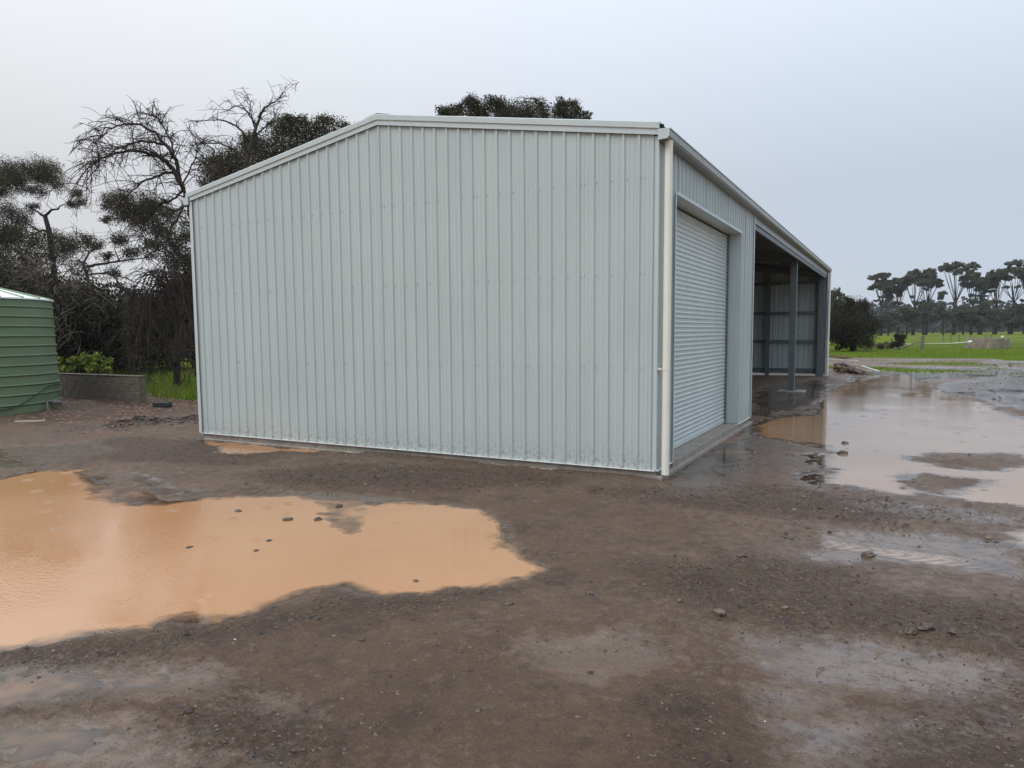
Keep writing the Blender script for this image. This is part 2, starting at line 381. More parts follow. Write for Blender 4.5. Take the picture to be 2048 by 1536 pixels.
def ground(X, Y):
    m, dist = masks(X, Y)
    s = m['s']
    off = np.where(s > 0, -np.minimum(.075, .10 * s), np.minimum(.034, -.085 * s))
    wf = sstep(-.25, .2, m['f']); off = np.where(s > 0, off, off * (1 - wf) + .0015 * wf); wsh = sstep(-.3, .2, m['h']); off = np.where(s > 0, off, off * (1 - wsh) + .0022 * wsh); wq = sstep(-.2, .2, m['w']); off = np.where(s > 0, off * (1 - wq) + np.maximum(off, m['wd']) * wq, off)
    ws = sstep(-.3, .2, m['h']); wr = sstep(-.3, .15, m['r'])
    dry = sstep(-.02, .03, off)
    fine = np.clip(1.5 - dist / 30, 0, 1)
    u = (.019 * fbm(X / 1.3, Y / 1.3, 4, 1) * (.35 + .65 * dry) + fine * (.008 * fbm(X / .22, Y / .22, 4, 2) * (1 - .5 * ws)
         + (.028 * wr + .0055) * np.abs(fbm(X / .085, Y / .085, 3, 3)) * (1 - .7 * ws)))
    # small scattered lumps
    lump = np.clip(vnoise(X / .13, Y / .13, 31) - .80, 0, 1) * .12 * fine * (.3 + .65 * sstep(.35, .65, vnoise(X / 1.1, Y / 1.1, 9))) * np.where(s > .1, .5, 1)
    z = LEVEL + off + u + lump * (1 - .8 * ws)
    # rutted bank running from the shed's rear corner towards the tank
    a = on_ground(150, 862)[:2]; b = on_ground(402, 846)[:2]
    ex, ey = b - a; ln = math.hypot(ex, ey); t = ((X - a[0]) * ex + (Y - a[1]) * ey) / ln; d = ((Y - a[1]) * ex - (X - a[0]) * ey) / ln
    rut = np.exp(-((d - .25 * fbm(t / 1.2, t * 0, 2, 40)) / .28) ** 2) * sstep(-.5, .8, t) * sstep(ln + 1.5, ln + .2, t)
    z += rut * (.12 + .10 * fbm(X / .3, Y / .3, 4, 41))
    rut2 = np.exp(-((d + .75) / .2) ** 2) * sstep(-.5, .8, t) * sstep(ln + 1.5, ln, t); z -= .04 * rut2
    # tread marks at the edge of the big puddle
    a = on_ground(1880, 1018)[:2]; b = on_ground(2080, 1012)[:2]; ex, ey = b - a; ln = math.hypot(ex, ey)
    t = ((X - a[0]) * ex + (Y - a[1]) * ey) / ln; d = ((Y - a[1]) * ex - (X - a[0]) * ey) / ln
    z += .016 * sstep(.28, .2, np.abs(d)) * sstep(-.1, .2, t) * sstep(ln + 2, ln, t) * (np.sin((t + np.abs(d) * 1.1) * 2 * math.pi / .16) > .1)
    # shallow wheel marks crossing the yard towards the right
    for pts in ([(1120,1012),(1500,1062),(1800,1105),(2150,1150)], [(1180,985),(1520,1030),(1800,1062),(2150,1098)], [(1330,1560),(1390,1400),(1420,1290),(1400,1180)]):
        W_ = [on_ground(px, py)[:2] for px, py in pts]; dd = np.full(X.shape, 9.); tt = np.zeros(X.shape); acc = 0.
        nr = (np.abs(X) < 9) & (np.abs(Y) < 9); xs, ys = X[nr], Y[nr]; db = np.full(xs.shape, 9.); tb = np.zeros(xs.shape)
        for p0_, p1_ in zip(W_[:-1], W_[1:]):
            ex, ey = p1_ - p0_; l2 = math.hypot(ex, ey); q = np.clip(((xs - p0_[0]) * ex + (ys - p0_[1]) * ey) / l2, 0, l2)
            d = np.hypot(xs - p0_[0] - q * ex / l2, ys - p0_[1] - q * ey / l2); k_ = d < db; db = np.where(k_, d, db); tb = np.where(k_, acc + q, tb); acc += l2
        db = db + .05 * fbm(xs / .4, ys / .4, 3, 120); fade = .35 + .65 * sstep(.4, .6, vnoise(xs / .9, ys / .9, 121))
        w_ = sstep(.19, .10, db); lip = np.exp(-((db - .21) / .05) ** 2)
        tread = (np.sin((tb + db * 1.0) * 2 * math.pi / .11) > .2) * .007 * w_
        add = np.zeros(X.shape); add[nr] = fade * (-.017 * w_ + .013 * lip * (1 + fbm(xs / .09, ys / .09, 2, 122)) + tread); z = z + add * (s < .1)
    # ground rises a little by the tank and towards the paddock
    z += .10 * sstep(-11.5, -16, X) * sstep(-1, 3, Y)
    z += .10 * sstep(24, 44, Y)
    far = sstep(45, 90, dist); z = z * (1 - far) + (.0 + .35 * fbm(X / 60, Y / 60, 3, 50) * sstep(60, 300, dist)) * far
    gl = sstep(-.4, .5, m['gl'])
    edge = 40.5 + 1.6 * fbm(X / 5, Y / 5, 3, 61)
    gr = sstep(-.8, .8, Y - edge)
    patch = sstep(.02, .22, fbm(X / 3.2, Y / 2.2, 3, 66)) * sstep(25.5, 27.5, Y) * sstep(38, 34, Y) * sstep(9, 3, X) * .9
    back = sstep(-8.5, -9.5, X) * sstep(10.0, 11.5, Y + .15 * (X + 8))
    grass = np.maximum.reduce([gl, gr, patch, back, sstep(70, 80, dist)])
    litter = sstep(-10.5, -12.5, X) * sstep(-.6, 1.2, Y + .5 * fbm(X / 1.2, Y / 1.2, 3, 70)) * (1 - grass)
    litter = np.maximum(litter, np.clip(rut * 1.3, 0, 1))
    wet = np.maximum.reduce([wf, ws * .85, 0.36 + .30 * fbm(X / 1.9, Y / 1.9, 4, 77), sstep(-.05, .02, s) * .5]) * (1 - .4 * wr)
    return z, dict(grass=grass, litter=litter, wet=wet, rough=wr, s=s, rut=rut)

X, Y = np.meshgrid(gx, gy, indexing='ij')
Z, AT = ground(X, Y)
inside = (X > -7.9) & (X < -.06) & (Y > .06) & (Y < 6.1); Z[inside] = np.minimum(Z[inside], -.14)
nx, ny = X.shape
idx = np.arange(nx * ny).reshape(nx, ny)
quads = np.stack([idx[:-1, :-1], idx[1:, :-1], idx[1:, 1:], idx[:-1, 1:]], -1).reshape(-1, 4)

gm = bpy.data.materials.new('muddy_ground'); gm.use_nodes = True
t = gm.node_tree; b = t.nodes['Principled BSDF']; lk = t.links.new
def attr(n): a = t.nodes.new('ShaderNodeAttribute'); a.attribute_name = n; return a.outputs['Fac']
def noise(scale, det=6, ro=.6, vec=None):
    n = t.nodes.new('ShaderNodeTexNoise'); n.inputs['Scale'].default_value = scale; n.inputs['Detail'].default_value = det; n.inputs['Roughness'].default_value = ro
    lk(vec or geo.outputs['Position'], n.inputs['Vector']); return n.outputs['Fac']
def rng_(v, a, c, d=0., e=1.):
    r = t.nodes.new('ShaderNodeMapRange'); r.inputs['From Min'].default_value = a; r.inputs['From Max'].default_value = c
    r.inputs['To Min'].default_value = d; r.inputs['To Max'].default_value = e; lk(v, r.inputs['Value']); return r.outputs[0]
def mix(f, a, c):
    x = t.nodes.new('ShaderNodeMix'); x.data_type = 'RGBA'
    if isinstance(f, float): x.inputs[0].default_value = f
    else: lk(f, x.inputs[0])
    for i, v in ((6, a), (7, c)):
        if isinstance(v, tuple): x.inputs[i].default_value = (*v, 1)
        else: lk(v, x.inputs[i])
    return x.outputs[2]
def math_(op, a, c):
    x = t.nodes.new('ShaderNodeMath'); x.operation = op
    for i, v in ((0, a), (1, c)):
        if isinstance(v, (int, float)): x.inputs[i].default_value = v
        else: lk(v, x.inputs[i])
    return x.outputs[0]
geo = t.nodes.new('ShaderNodeNewGeometry')
c = mix(rng_(noise(.9, 5), .35, .65), (.140, .084, .050), (.190, .118, .071))
c = mix(rng_(noise(9, 8, .7), .35, .7), c, (.105, .067, .044))
c = mix(rng_(noise(42, 6, .75), .44, .30), c, (.078, .052, .037))
c = mix(rng_(noise(95, 6, .75), .52, .72), c, (.27, .20, .15))
c = mix(rng_(noise(130, 4, .7), .42, .28), c, (.045, .033, .026))
c = mix(rng_(noise(3.1, 7, .75), .52, .66), c, (.085, .056, .040))
c = mix(rng_(noise(1.7, 4), .62, .72), c, (.165, .085, .052))           # rusty patches of clay
c = mix(math_('MULTIPLY', attr('rough'), rng_(noise(30, 6, .7), .4, .6)), c, (.066, .045, .033))
c = mix(math_('MULTIPLY', attr('litter'), .85), c, mix(rng_(noise(14, 8, .8), .35, .7), (.028, .019, .014), (.105, .060, .040)))
gcol = mix(rng_(noise(.35, 5), .35, .65), (.060, .105, .012), (.125, .165, .020))
gcol = mix(rng_(noise(6, 6, .7), .4, .75), gcol, (.16, .19, .035))
gcol = mix(rng_(noise(2.2, 5, .7), .55, .75), gcol, (.13, .115, .045))
gcol = mix(rng_(noise(.09, 5, .6), .5, .7), gcol, (.15, .16, .03))
c = mix(attr('grass'), c, gcol)
wetn = rng_(math_('ADD', attr('wet'), math_('MULTIPLY', math_('SUBTRACT', noise(11, 9, .8), .5), 1.9)), .32, .85)
wd2 = t.nodes.new('ShaderNodeVectorMath'); wd2.operation = 'SCALE'; lk(c, wd2.inputs[0]); lk(rng_(wetn, 0, 1, 1., .68), wd2.inputs['Scale'])
c = mix(attr('grass'), wd2.outputs[0], c)
lk(c, b.inputs['Base Color'])
ro = rng_(noise(22, 6, .75), .32, .68, .30, .72)
ro = t_ = math_('MULTIPLY', ro, rng_(wetn, 0, 1, 1, .13))
ro = math_('MAXIMUM', ro, math_('MULTIPLY', attr('grass'), .8))
lk(ro, b.inputs['Roughness']); lk(math_('MULTIPLY', math_('SUBTRACT', 1, attr('grass')), rng_(wetn, 0, 1, .26, 1.0)), b.inputs['Specular IOR Level'])
bh = math_('ADD', math_('MULTIPLY', noise(55, 6, .7), 1.0), math_('MULTIPLY', noise(220, 4, .7), .5))
bu = t.nodes.new('ShaderNodeBump'); bu.inputs['Distance'].default_value = .018; lk(bh, bu.inputs['Height'])
lk(rng_(wetn, 0, 1, 1., .10), bu.inputs['Strength']); lk(bu.outputs[0], b.inputs['Normal'])
me = big_mesh('ground', np.stack([X, Y, Z], -1).reshape(-1, 3), quads, gm,
              {k: ('POINT', v.ravel()) for k, v in AT.items() if k not in ('s', 'rut')}, smooth=True)
tag(link('ground', me), kind='structure')

# muddy water: opaque with silt, clearer where a few millimetres deep
wm = bpy.data.materials.new('silty_water'); wm.use_nodes = True
t = wm.node_tree; lk = t.links.new; t.nodes.remove(t.nodes['Principled BSDF']); geo = t.nodes.new('ShaderNodeNewGeometry')
dif = t.nodes.new('ShaderNodeBsdfDiffuse')
sx_ = t.nodes.new('ShaderNodeSeparateXYZ'); lk(geo.outputs['Position'], sx_.inputs[0])
lk(mix(rng_(sx_.outputs['X'], .3, 1.5), mix(rng_(noise(.5, 4), .3, .7), (.45, .232, .105), (.52, .282, .138)), mix(rng_(noise(.5, 4), .3, .7), (.31, .205, .135), (.38, .265, .185))), dif.inputs['Color'])
tr = t.nodes.new('ShaderNodeBsdfTransparent'); tr.inputs['Color'].default_value = (.9, .8, .65, 1)
ms = t.nodes.new('ShaderNodeMixShader'); lk(rng_(attr('depth'), 0.0, .013), ms.inputs[0]); lk(tr.outputs[0], ms.inputs[1]); lk(dif.outputs[0], ms.inputs[2])
gl = t.nodes.new('ShaderNodeBsdfGlossy'); gl.inputs['Roughness'].default_value = .03
fr = t.nodes.new('ShaderNodeFresnel'); fr.inputs['IOR'].default_value = 2.0
mf = t.nodes.new('ShaderNodeMixShader'); lk(fr.outputs[0], mf.inputs[0]); lk(ms.outputs[0], mf.inputs[1]); lk(gl.outputs[0], mf.inputs[2])
lk(mf.outputs[0], t.nodes['Material Output'].inputs['Surface'])
vo = t.nodes.new('ShaderNodeTexVoronoi'); vo.inputs['Scale'].default_value = 2.6; vo.voronoi_dimensions = '2D'; lk(geo.outputs['Position'], vo.inputs['Vector'])
ring = math_('MULTIPLY', math_('SINE', math_('MULTIPLY', vo.outputs['Distance'], 85), 0), rng_(vo.outputs['Distance'], .05, .32, 1, 0))
sepc = t.nodes.new('ShaderNodeSeparateColor'); lk(vo.outputs['Color'], sepc.inputs[0])
ring = math_('MULTIPLY', ring, rng_(sepc.outputs[0], .55, .9))
mp = t.nodes.new('ShaderNodeMapping'); mp.inputs['Rotation'].default_value = (0, 0, .5); mp.inputs['Scale'].default_value = (1, 2.2, 1); lk(geo.outputs['Position'], mp.inputs['Vector'])
wv = math_('MULTIPLY', noise(17, 3, .5, mp.outputs[0]), rng_(noise(.45, 2), .35, .65, .15, 1.2))
hh = math_('ADD', math_('MULTIPLY', ring, .5), wv)
bu = t.nodes.new('ShaderNodeBump'); bu.inputs['Strength'].default_value = .22; bu.inputs['Distance'].default_value = .0068; lk(hh, bu.inputs['Height'])
sx_ = t.nodes.new('ShaderNodeSeparateXYZ'); lk(geo.outputs['Position'], sx_.inputs[0])
lk(rng_(sx_.outputs['X'], -5, 1.0, .55, .12), bu.inputs['Strength'])
lk(bu.outputs[0], gl.inputs['Normal']); lk(bu.outputs[0], fr.inputs['Normal'])
depth = LEVEL - Z
dq = depth.ravel()[quads].max(1); cq = np.stack([X, Y], -1).reshape(-1, 2)[quads].mean(1)
inb = (dq > -.0005) & (cq[:, 0] > -22) & (cq[:, 0] < 30) & (cq[:, 1] > -9) & (cq[:, 1] < 42)
kinds = {'left': inb & (cq[:, 1] < -.6) & (cq[:, 0] < 1.2), 'right': inb & ((cq[:, 0] >= 0) & ~((cq[:, 1] < -.6) & (cq[:, 0] < 1.2)) | (cq[:, 1] > 6.2) & (cq[:, 0] > -8)),
         'wall': inb & (cq[:, 1] >= -.6) & (cq[:, 0] < 0) & (cq[:, 1] < .02)}
for k, sel in kinds.items():
    q = quads[sel]
    if not len(q): continue
    u, inv = np.unique(q, return_inverse=True)
    V = np.stack([X.ravel()[u], Y.ravel()[u], np.full(len(u), LEVEL)], -1)
    me = big_mesh('puddle', V, inv.reshape(-1, 4), wm, {'depth': ('POINT', np.maximum(depth.ravel()[u], 0))}, smooth=True)
    tag(link('puddle', me), kind='structure')

# loose gravel on the mud: low-poly stones, joined
rs = np.random.RandomState(4)
OCT = np.array([(1,0,0),(-1,0,0),(0,1,0),(0,-1,0),(0,0,1),(0,0,-.6)], float)
OCF = np.array([(0,2,4),(2,1,4),(1,3,4),(3,0,4),(2,0,5),(1,2,5),(3,1,5),(0,3,5)])
def ground_z(x, y): return ground(np.asarray(x, float), np.asarray(y, float))
def scatter(n, x0, x1, y0, y1, keep, rmin, rmax, name, material, label=None, flat=.6):
    x = rs.uniform(x0, x1, n); y = rs.uniform(y0, y1, n); z, A = ground_z(x, y)
    k = rs.rand(n) < keep(x, y, A); x, y, z = x[k], y[k], z[k]; n = len(x)
    r = rmin + (rmax - rmin) * rs.rand(n) ** 4
    V = OCT[None] * (1 + .45 * rs.uniform(-1, 1, (n, 6, 3))) * r[:, None, None]
    V[..., 0] *= rs.uniform(.8, 1.5, n)[:, None]; V[..., 2] *= flat
    a = rs.uniform(0, 6.28, n); ca, sa = np.cos(a)[:, None], np.sin(a)[:, None]
    Xr = V[..., 0] * ca - V[..., 1] * sa; Yr = V[..., 0] * sa + V[..., 1] * ca
    V = np.stack([Xr + x[:, None], Yr + y[:, None], V[..., 2] + (z + r * .05)[:, None]], -1).reshape(-1, 3)
    F = (OCF[None] + 6 * np.arange(n)[:, None, None]).reshape(-1, 3)
    return tag(link(name, big_mesh(name, V, F, material, {'tone': ('FACE', np.repeat(rs.rand(n) ** 1.5, 8))})), label, kind='stuff')
notin = lambda x, y: ~((x > -8) & (x < .02) & (y > -.02) & (y < 6.2))
scatter(85000, -6, 5.5, -6.8, 0, lambda x, y, A: notin(x, y) * (A['s'] < -.03) * (.16 + .8 * A['rough'] + .5 * sstep(-.5, -.05, A['s'])) * (1 - .6 * A['wet']), .003, .011, 'gravel', M['gravel'])
scatter(26000, -14, 8, -2, 9, lambda x, y, A: notin(x, y) * (A['s'] < -.03) * (.22 + .7 * A['rough'] + .5 * sstep(-.4, -.05, A['s'])), .006, .028, 'gravel', M['gravel'])
scatter(16000, -5, 6, -6.6, 2, lambda x, y, A: notin(x, y) * A['rough'] * (A['s'] < 0), .005, .020, 'mud_crumbs', M['dark_mud'], flat=.8)
scatter(5200, -9, 9, -6.6, 7, lambda x, y, A: notin(x, y) * (.12 + .75 * sstep(.5, .72, vnoise(x / .9, y / .9, 55)) + .4 * A['rough']) * np.where(A['s'] > .05, .12, 1), .005, .019, 'mud_crumbs', M['dark_mud'], flat=.8)
scatter(5000, -4, 5, -6.5, 0, lambda x, y, A: (A['s'] < -.05) * (.25 + .5 * A['rough']), .003, .014, 'gravel', M['gravel'])
scatter(9000, -24, 14, 6, 36, lambda x, y, A: notin(x, y) * (A['s'] < -.05) * (1 - A['grass']) * .6 * ~((x > -8) & (x < 0) & (y < 22.4)), .015, .05, 'gravel', M['gravel'])
scatter(2600, -8.1, .25, -.32, -.03, lambda x, y, A: (A['s'] < .02) * (.9 - 2.2 * np.abs(y + .06)), .004, .022, 'mud_crumbs', M['mudrock'], flat=.7)
scatter(20000, -13, -8.3, -1.6, 3, lambda x, y, A: A['rut'] * .9, .008, .045, 'mud_lumps', M['dark_mud'], flat=.8)
scatter(14000, -22, -8.2, -.8, 8, lambda x, y, A: A['litter'], .012, .07, 'leaf_litter', M['brown_timber'], flat=.3)

# ------------------------------------------------------------------ shed
W, E, RZ, XR, D1, LEN = 7.98, 3.913, 4.595, -4.03, 6.2, 22.2
PITCHW = .19
def roofz(x): return E + (RZ - E) * (1 - abs(x - XR) / (-XR if x > XR else W + XR))
shed = thing('farm_shed', 'long pale grey steel farm shed with one roller door and open bays', 'shed')
RIB = [(-.029, 0), (-.0125, .021), (.0125, .021), (.029, 0), (.060, 0), (.064, .003), (.072, .003), (.076, 0), (.114, 0), (.118, .003), (.126, .003), (.130, 0)]
def profile(u0, u1, phase=.0):
    us = []
    k0 = int(math.floor((u0 - phase) / PITCHW)) - 1; k1 = int(math.ceil((u1 - phase) / PITCHW)) + 1
    pts = [(phase + k * PITCHW + a, d) for k in range(k0, k1 + 1) for a, d in RIB]
    pu = np.array([p[0] for p in pts]); pd = np.array([p[1] for p in pts])
    inner = pu[(pu > u0 + 1e-4) & (pu < u1 - 1e-4)]
    u = np.concatenate([[u0], inner, [u1]]); return u, np.interp(u, pu, pd)
def sheet(name, O, U, V, Nn, u0, u1, v0, v1, material, parent, nv=10, phase=0., lift=0., wob=.0019, seed=0):
    O, U, V, Nn = (np.asarray(a, float) for a in (O, U, V, Nn))
    u, d = profile(u0, u1, phase)
    a = np.array([v0(x) if callable(v0) else v0 for x in u]); c = np.array([v1(x) if callable(v1) else v1 for x in u])
    tt = np.linspace(0, 1, nv + 1)
    vv = a[:, None] + (c - a)[:, None] * tt[None]
    uu = np.repeat(u[:, None], nv + 1, 1)
    dd = d[:, None] + lift + wob * (fbm(uu / .45 + seed, vv / 1.1, 2, 90) + .6 * fbm(uu / .16 + seed, vv / .5, 2, 91))
    P = O + uu[..., None] * U + vv[..., None] * V + dd[..., None] * Nn
    n, m = uu.shape; ii = np.arange(n * m).reshape(n, m)
    F = np.stack([ii[:-1, :-1], ii[1:, :-1], ii[1:, 1:], ii[:-1, 1:]], -1).reshape(-1, 4)
    # second skin 1.5 mm behind: the sheet's own thickness, with its inner coating; the roof's has ceiling shade painted in
    P2 = P - Nn * .0015
    me = big_mesh(name, np.concatenate([P.reshape(-1, 3), P2.reshape(-1, 3)]), np.concatenate([F, F[:, ::-1] + n * m]), material)
    me.materials.append(M['roof_inner_shade' if name.startswith('roof') else 'inner']); me.polygons.foreach_set('material_index', np.repeat([0, 1], len(F)).astype(np.int32))
    return link(name, me, parent)
def sheets(O, U, V, Nn, u0, u1, v0, v1, material, parent, name='wall_panel', phase=0., nv=10):
    k = math.ceil((u0 - phase) / .76 + 1e-6); cuts = [u0] + [phase + .76 * i - .0255 for i in range(k, 99) if u0 + .05 < phase + .76 * i - .0255 < u1 - .05] + [u1]
    for i in range(len(cuts) - 1):
        sheet(name, O, U, V, Nn, cuts[i], cuts[i + 1], v0, v1, material, parent, nv, phase, lift=.0028 * (i % 2), seed=i * 7.3)
# front gable, far gable, partition, rear long wall
ph = W + XR
sheets((-W, 0, 0), (1, 0, 0), (0, 0, 1), (0, -1, 0), 0.012, W - .05, 0, lambda u: roofz(u - W) + .03, M['wall'], shed, phase=ph % .76)
sheets((-W, LEN, 0), (1, 0, 0), (0, 0, 1), (0, 1, 0), 0.012, W - .012, -.02, lambda u: roofz(u - W) + .03, M['wall'], shed, phase=ph % .76, nv=4)
sheets((-W, D1, 0), (1, 0, 0), (0, 0, 1), (0, 1, 0), 0.02, W - .03, 0, lambda u: roofz(u - W) - .02, M['wall'], shed, phase=.1, nv=2)
sheets((-W, 0, 0), (0, 1, 0), (0, 0, 1), (-1, 0, 0), 0.012, LEN - .012, 0, E, M['wall'], shed, phase=.08, nv=2)
# door wall
YD0, YD1, ZD = .67, 4.95, 3.36
sheets((0, 0, 0), (0, 1, 0), (0, 0, 1), (1, 0, 0), .06, YD0 - .002, 0, E - .05, M['wall'], shed, phase=.10)
sheets((0, 0, 0), (0, 1, 0), (0, 0, 1), (1, 0, 0), YD0 - .002, YD1 + .002, ZD, E - .05, M['wall'], shed, phase=.10, nv=3)
sheets((0, 0, 0), (0, 1, 0), (0, 0, 1), (1, 0, 0), YD1 + .002, D1 - .03, 0, E - .05, M['wall'], shed, phase=.10)
# drip lip along the foot of the sheets
MB().box(-W + .01, -.034, -.008, -.005, .004, -.001).build('drip_strip', M['lip'], shed)
MB().box(-.004, .0, -.008, .034, YD0 - .004, -.001).build('drip_strip', M['lip'], shed)
MB().box(-.004, YD1 + .004, -.008, .034, D1, -.001).build('drip_strip', M['lip'], shed)
# corner flashings
def angle(x, y, sx_, sy_, z0, z1, w=.09):
    m = MB(); x0, x1 = sorted((x, x + sx_ * w)); y0, y1 = sorted((y, y + sy_ * .003)); m.box(x0, y0, z0, x1, y1, z1)
    x0, x1 = sorted((x, x + sx_ * .003)); y0, y1 = sorted((y + sy_ * .003, y + sy_ * w)); return m.box(x0, y0, z0, x1, y1, z1)
angle(.006, -.006, -1, 1, .002, E, .075).build('corner_flashing', M['trim'], shed)
angle(-W - .032, -.034, 1, 1, .002, E - .01, .07).build('corner_flashing', M['trim'], shed)
angle(.034, D1 + .034, -1, -1, .002, E - .06, .08).build('corner_flashing', M['trim'], shed)
angle(.034, LEN + .034, -1, -1, -.02, E - .06, .12).build('corner_flashing', M['trim'], shed)
# barge capping on both gables
for yy, s_ in ((0, -1), (LEN, 1)):
    for xa, xb in ((-W - .085, XR), (XR, .02)):
        za, zb = roofz(max(xa, -W)) - (.012 if xa < -W else 0), roofz(min(xb, 0))
        A, B = np.array((xa, yy, za)), np.array((xb, yy, zb))
        prof = [(.034, 0), (.040, 0), (.040, .066), (.056, .070), (.058, .136), (.050, .145), (-.10, .149), (-.10, .143), (.046, .138), (.034, .070)]
        MB().extrude(prof, A, B, (0, s_, 0), (0, 0, 1)).build('barge_capping', M['trim'], shed)
# roof sheets and ridge
for side in (-1, 1):
    a = XR; bnd = -W - .06 if side < 0 else .06
    run = abs(bnd - a); rise = RZ - (E - .005)
    Vd = np.array((side * run, 0, -rise)); ln = np.linalg.norm(Vd); Vd /= ln; Nd = np.array((side * rise, 0, run)) / ln
    sheets((XR, -.02, RZ + .10), (0, 1, 0), Vd, Nd, 0, LEN + .04, .03, ln, M['wall'], shed, name='roof_panel', nv=1)
m = MB(); m.extrude([(-.22, .075), (0, .118), (.22, .075), (.22, .079), (0, .122), (-.22, .079)], (XR, -.04, RZ + .04), (XR, LEN + .04, RZ + .04), (1, 0, 0), (0, 0, 1)); m.build('ridge_capping', M['trim'], shed)
# gutters
GP = [(0, 0), (.105, .006), (.128, .03), (.132, .098), (.142, .106), (.142, .116), (.126, .116), (.124, .034), (.100, .014), (.006, .010), (.006, .120), (0, .120)]
for x0, s_ in ((.012, 1), (-W - .012, -1)):
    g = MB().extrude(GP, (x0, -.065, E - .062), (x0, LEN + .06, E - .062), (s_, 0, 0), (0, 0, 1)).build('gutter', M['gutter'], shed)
    for yc in (-.067, LEN + .061):
        MB().extrude([(0, 0), (.105, .006), (.128, .03), (.132, .098), (.142, .116), (0, .124)], (x0, yc - .001, E - .062), (x0, yc + .003, E - .062), (s_, 0, 0), (0, 0, 1)).build('end_cap', M['trim'], g)
    if s_ > 0:
        for yb in np.arange(.35, LEN, 1.15):
            MB().extrude([(.130, .025), (.135, .097), (.146, .108), (.144, .112), (.132, .1)], (x0, yb, E - .062), (x0, yb + .014, E - .062), (1, 0, 0), (0, 0, 1)).build('gutter_strap', M['screw'], g)
# screws in rows along the girts
GIRT = [.10, 1.23, 2.35, 3.46]
ms_ = MB()
HEX = [(math.cos(a), math.sin(a)) for a in np.arange(6) * math.pi / 3]
for z in GIRT:
    for k in range(-22, 23):
        for dx in ((.045,) if k % 4 else (.03, .075)):
            x = XR + k * PITCHW + dx
            if -W + .05 < x < -.03 and z < roofz(x) - .05: ms_.extrude([(c_ * .006, s_ * .006) for c_, s_ in HEX], (x, -.001, z), (x, -.012, z), (1, 0, 0), (0, 0, 1))
    for y in np.arange(.13, D1, PITCHW):
        if YD0 - .05 < y < YD1 + .05 and z < ZD + .05: continue
        ms_.extrude([(c_ * .006, s_ * .006) for c_, s_ in HEX], (.001, y + .05, z), (.010, y + .05, z), (0, 1, 0), (0, 0, 1))
tag(ms_.build('screws', M['screw'], shed), kind='stuff')
# downpipes
for yy, zt in ((.075, E - .055), (LEN - .1, E - .055)):
    d = MB().tube([(.098, yy, -.055), (.098, yy, 1.0), (.098, yy, 2.2), (.098, yy, zt)], .0465, 20, cap=False).build('downpipe', M['pvc'], shed, smooth=False)
    d.data.polygons.foreach_set('use_smooth', [len(p.vertices) == 4 for p in d.data.polygons])
    for zb in (1.22,) if yy < 1 else (1.22, 2.9):
        MB().tube([(.098, yy, zb - .018), (.098, yy, zb + .018)], .0495, 20).box(-.002, yy - .06, zb - .012, .05, yy - .03, zb + .012).build('pipe_clip', M['pvc'], d)
# slab and footing
MB().box(-W + .02, .012, -.4, -.002, D1 - .01, .012).build('floor_slab', M['conc'], shed)
MB().box(-.002, YD0 + .003, -.4, .03, YD1 - .003, .010).build('door_sill', M['conc'], shed, bevel=.004)
MB().box(-.0, -.02, -.4, .085, D1 - .1, -.068).build('footing', M['conc'], shed, bevel=.006)
MB().box(-W + .1, -.055, -.4, -.2, .012, -.088).build('footing', M['conc'], shed, bevel=.006)
# door recess
XD = -.215
MB().box(XD - .02, YD1, .013, .036, YD1 + .004, ZD).box(.030, YD1 + .004, .0, .036, YD1 + .035, ZD).build('door_jamb', M['trim'], shed)
MB().box(XD - .02, YD0 - .004, .013, .036, YD0, ZD).box(.030, YD0 - .035, .0, .036, YD0 - .004, ZD).build('door_jamb', M['trim'], shed)
MB().box(XD - .02, YD0, ZD - .004, .036, YD1, ZD).box(.030, YD0, ZD, .036, YD1, ZD + .035).build('door_header', M['trim'], shed)
MB().box(XD - .3, YD0, ZD - .42, XD - .25, YD1, ZD - .004).build('door_backing', M['dark'], shed)
door = link('roller_door', None, shed)
pit = .066
prof = [(0, 0), (0, .030), (.008, .036), (.013, .047), (.013, .053), (.008, .062), (0, .066)]
sm = MB().extrude(prof, (0, YD0 + .03, 0), (0, YD1 - .03, 0), (1, 0, 0), (0, 0, 1), closed=False).data('slat', M['door'])
k = 0; zz = .095
while zz + pit < ZD - .03:
    s_ = link('slat', sm, door); s_.location = (XD, 0, zz); zz += pit; k += 1
MB().box(XD - .02, YD0 + .03, .022, XD + .018, YD1 - .03, .094).build('bottom_rail', M['door'], door, bevel=.004)
MB().box(XD - .02, YD0 + .03, .012, XD + .006, YD1 - .03, .021).build('rubber_seal', M['dark'], door)
for y0 in (YD0 + .002, YD1 - .05):
    MB().box(XD - .03, y0, .013, XD + .035, y0 + .048, ZD - .005).build('door_guide', M['galv'], door)
lk_ = MB().box(XD + .012, 1.33, .93, XD + .026, 1.36, 1.03).tube([(XD + .02, 1.345, .98), (XD + .045, 1.345, .98)], .012, 8).build('lock', M['dark'], door)
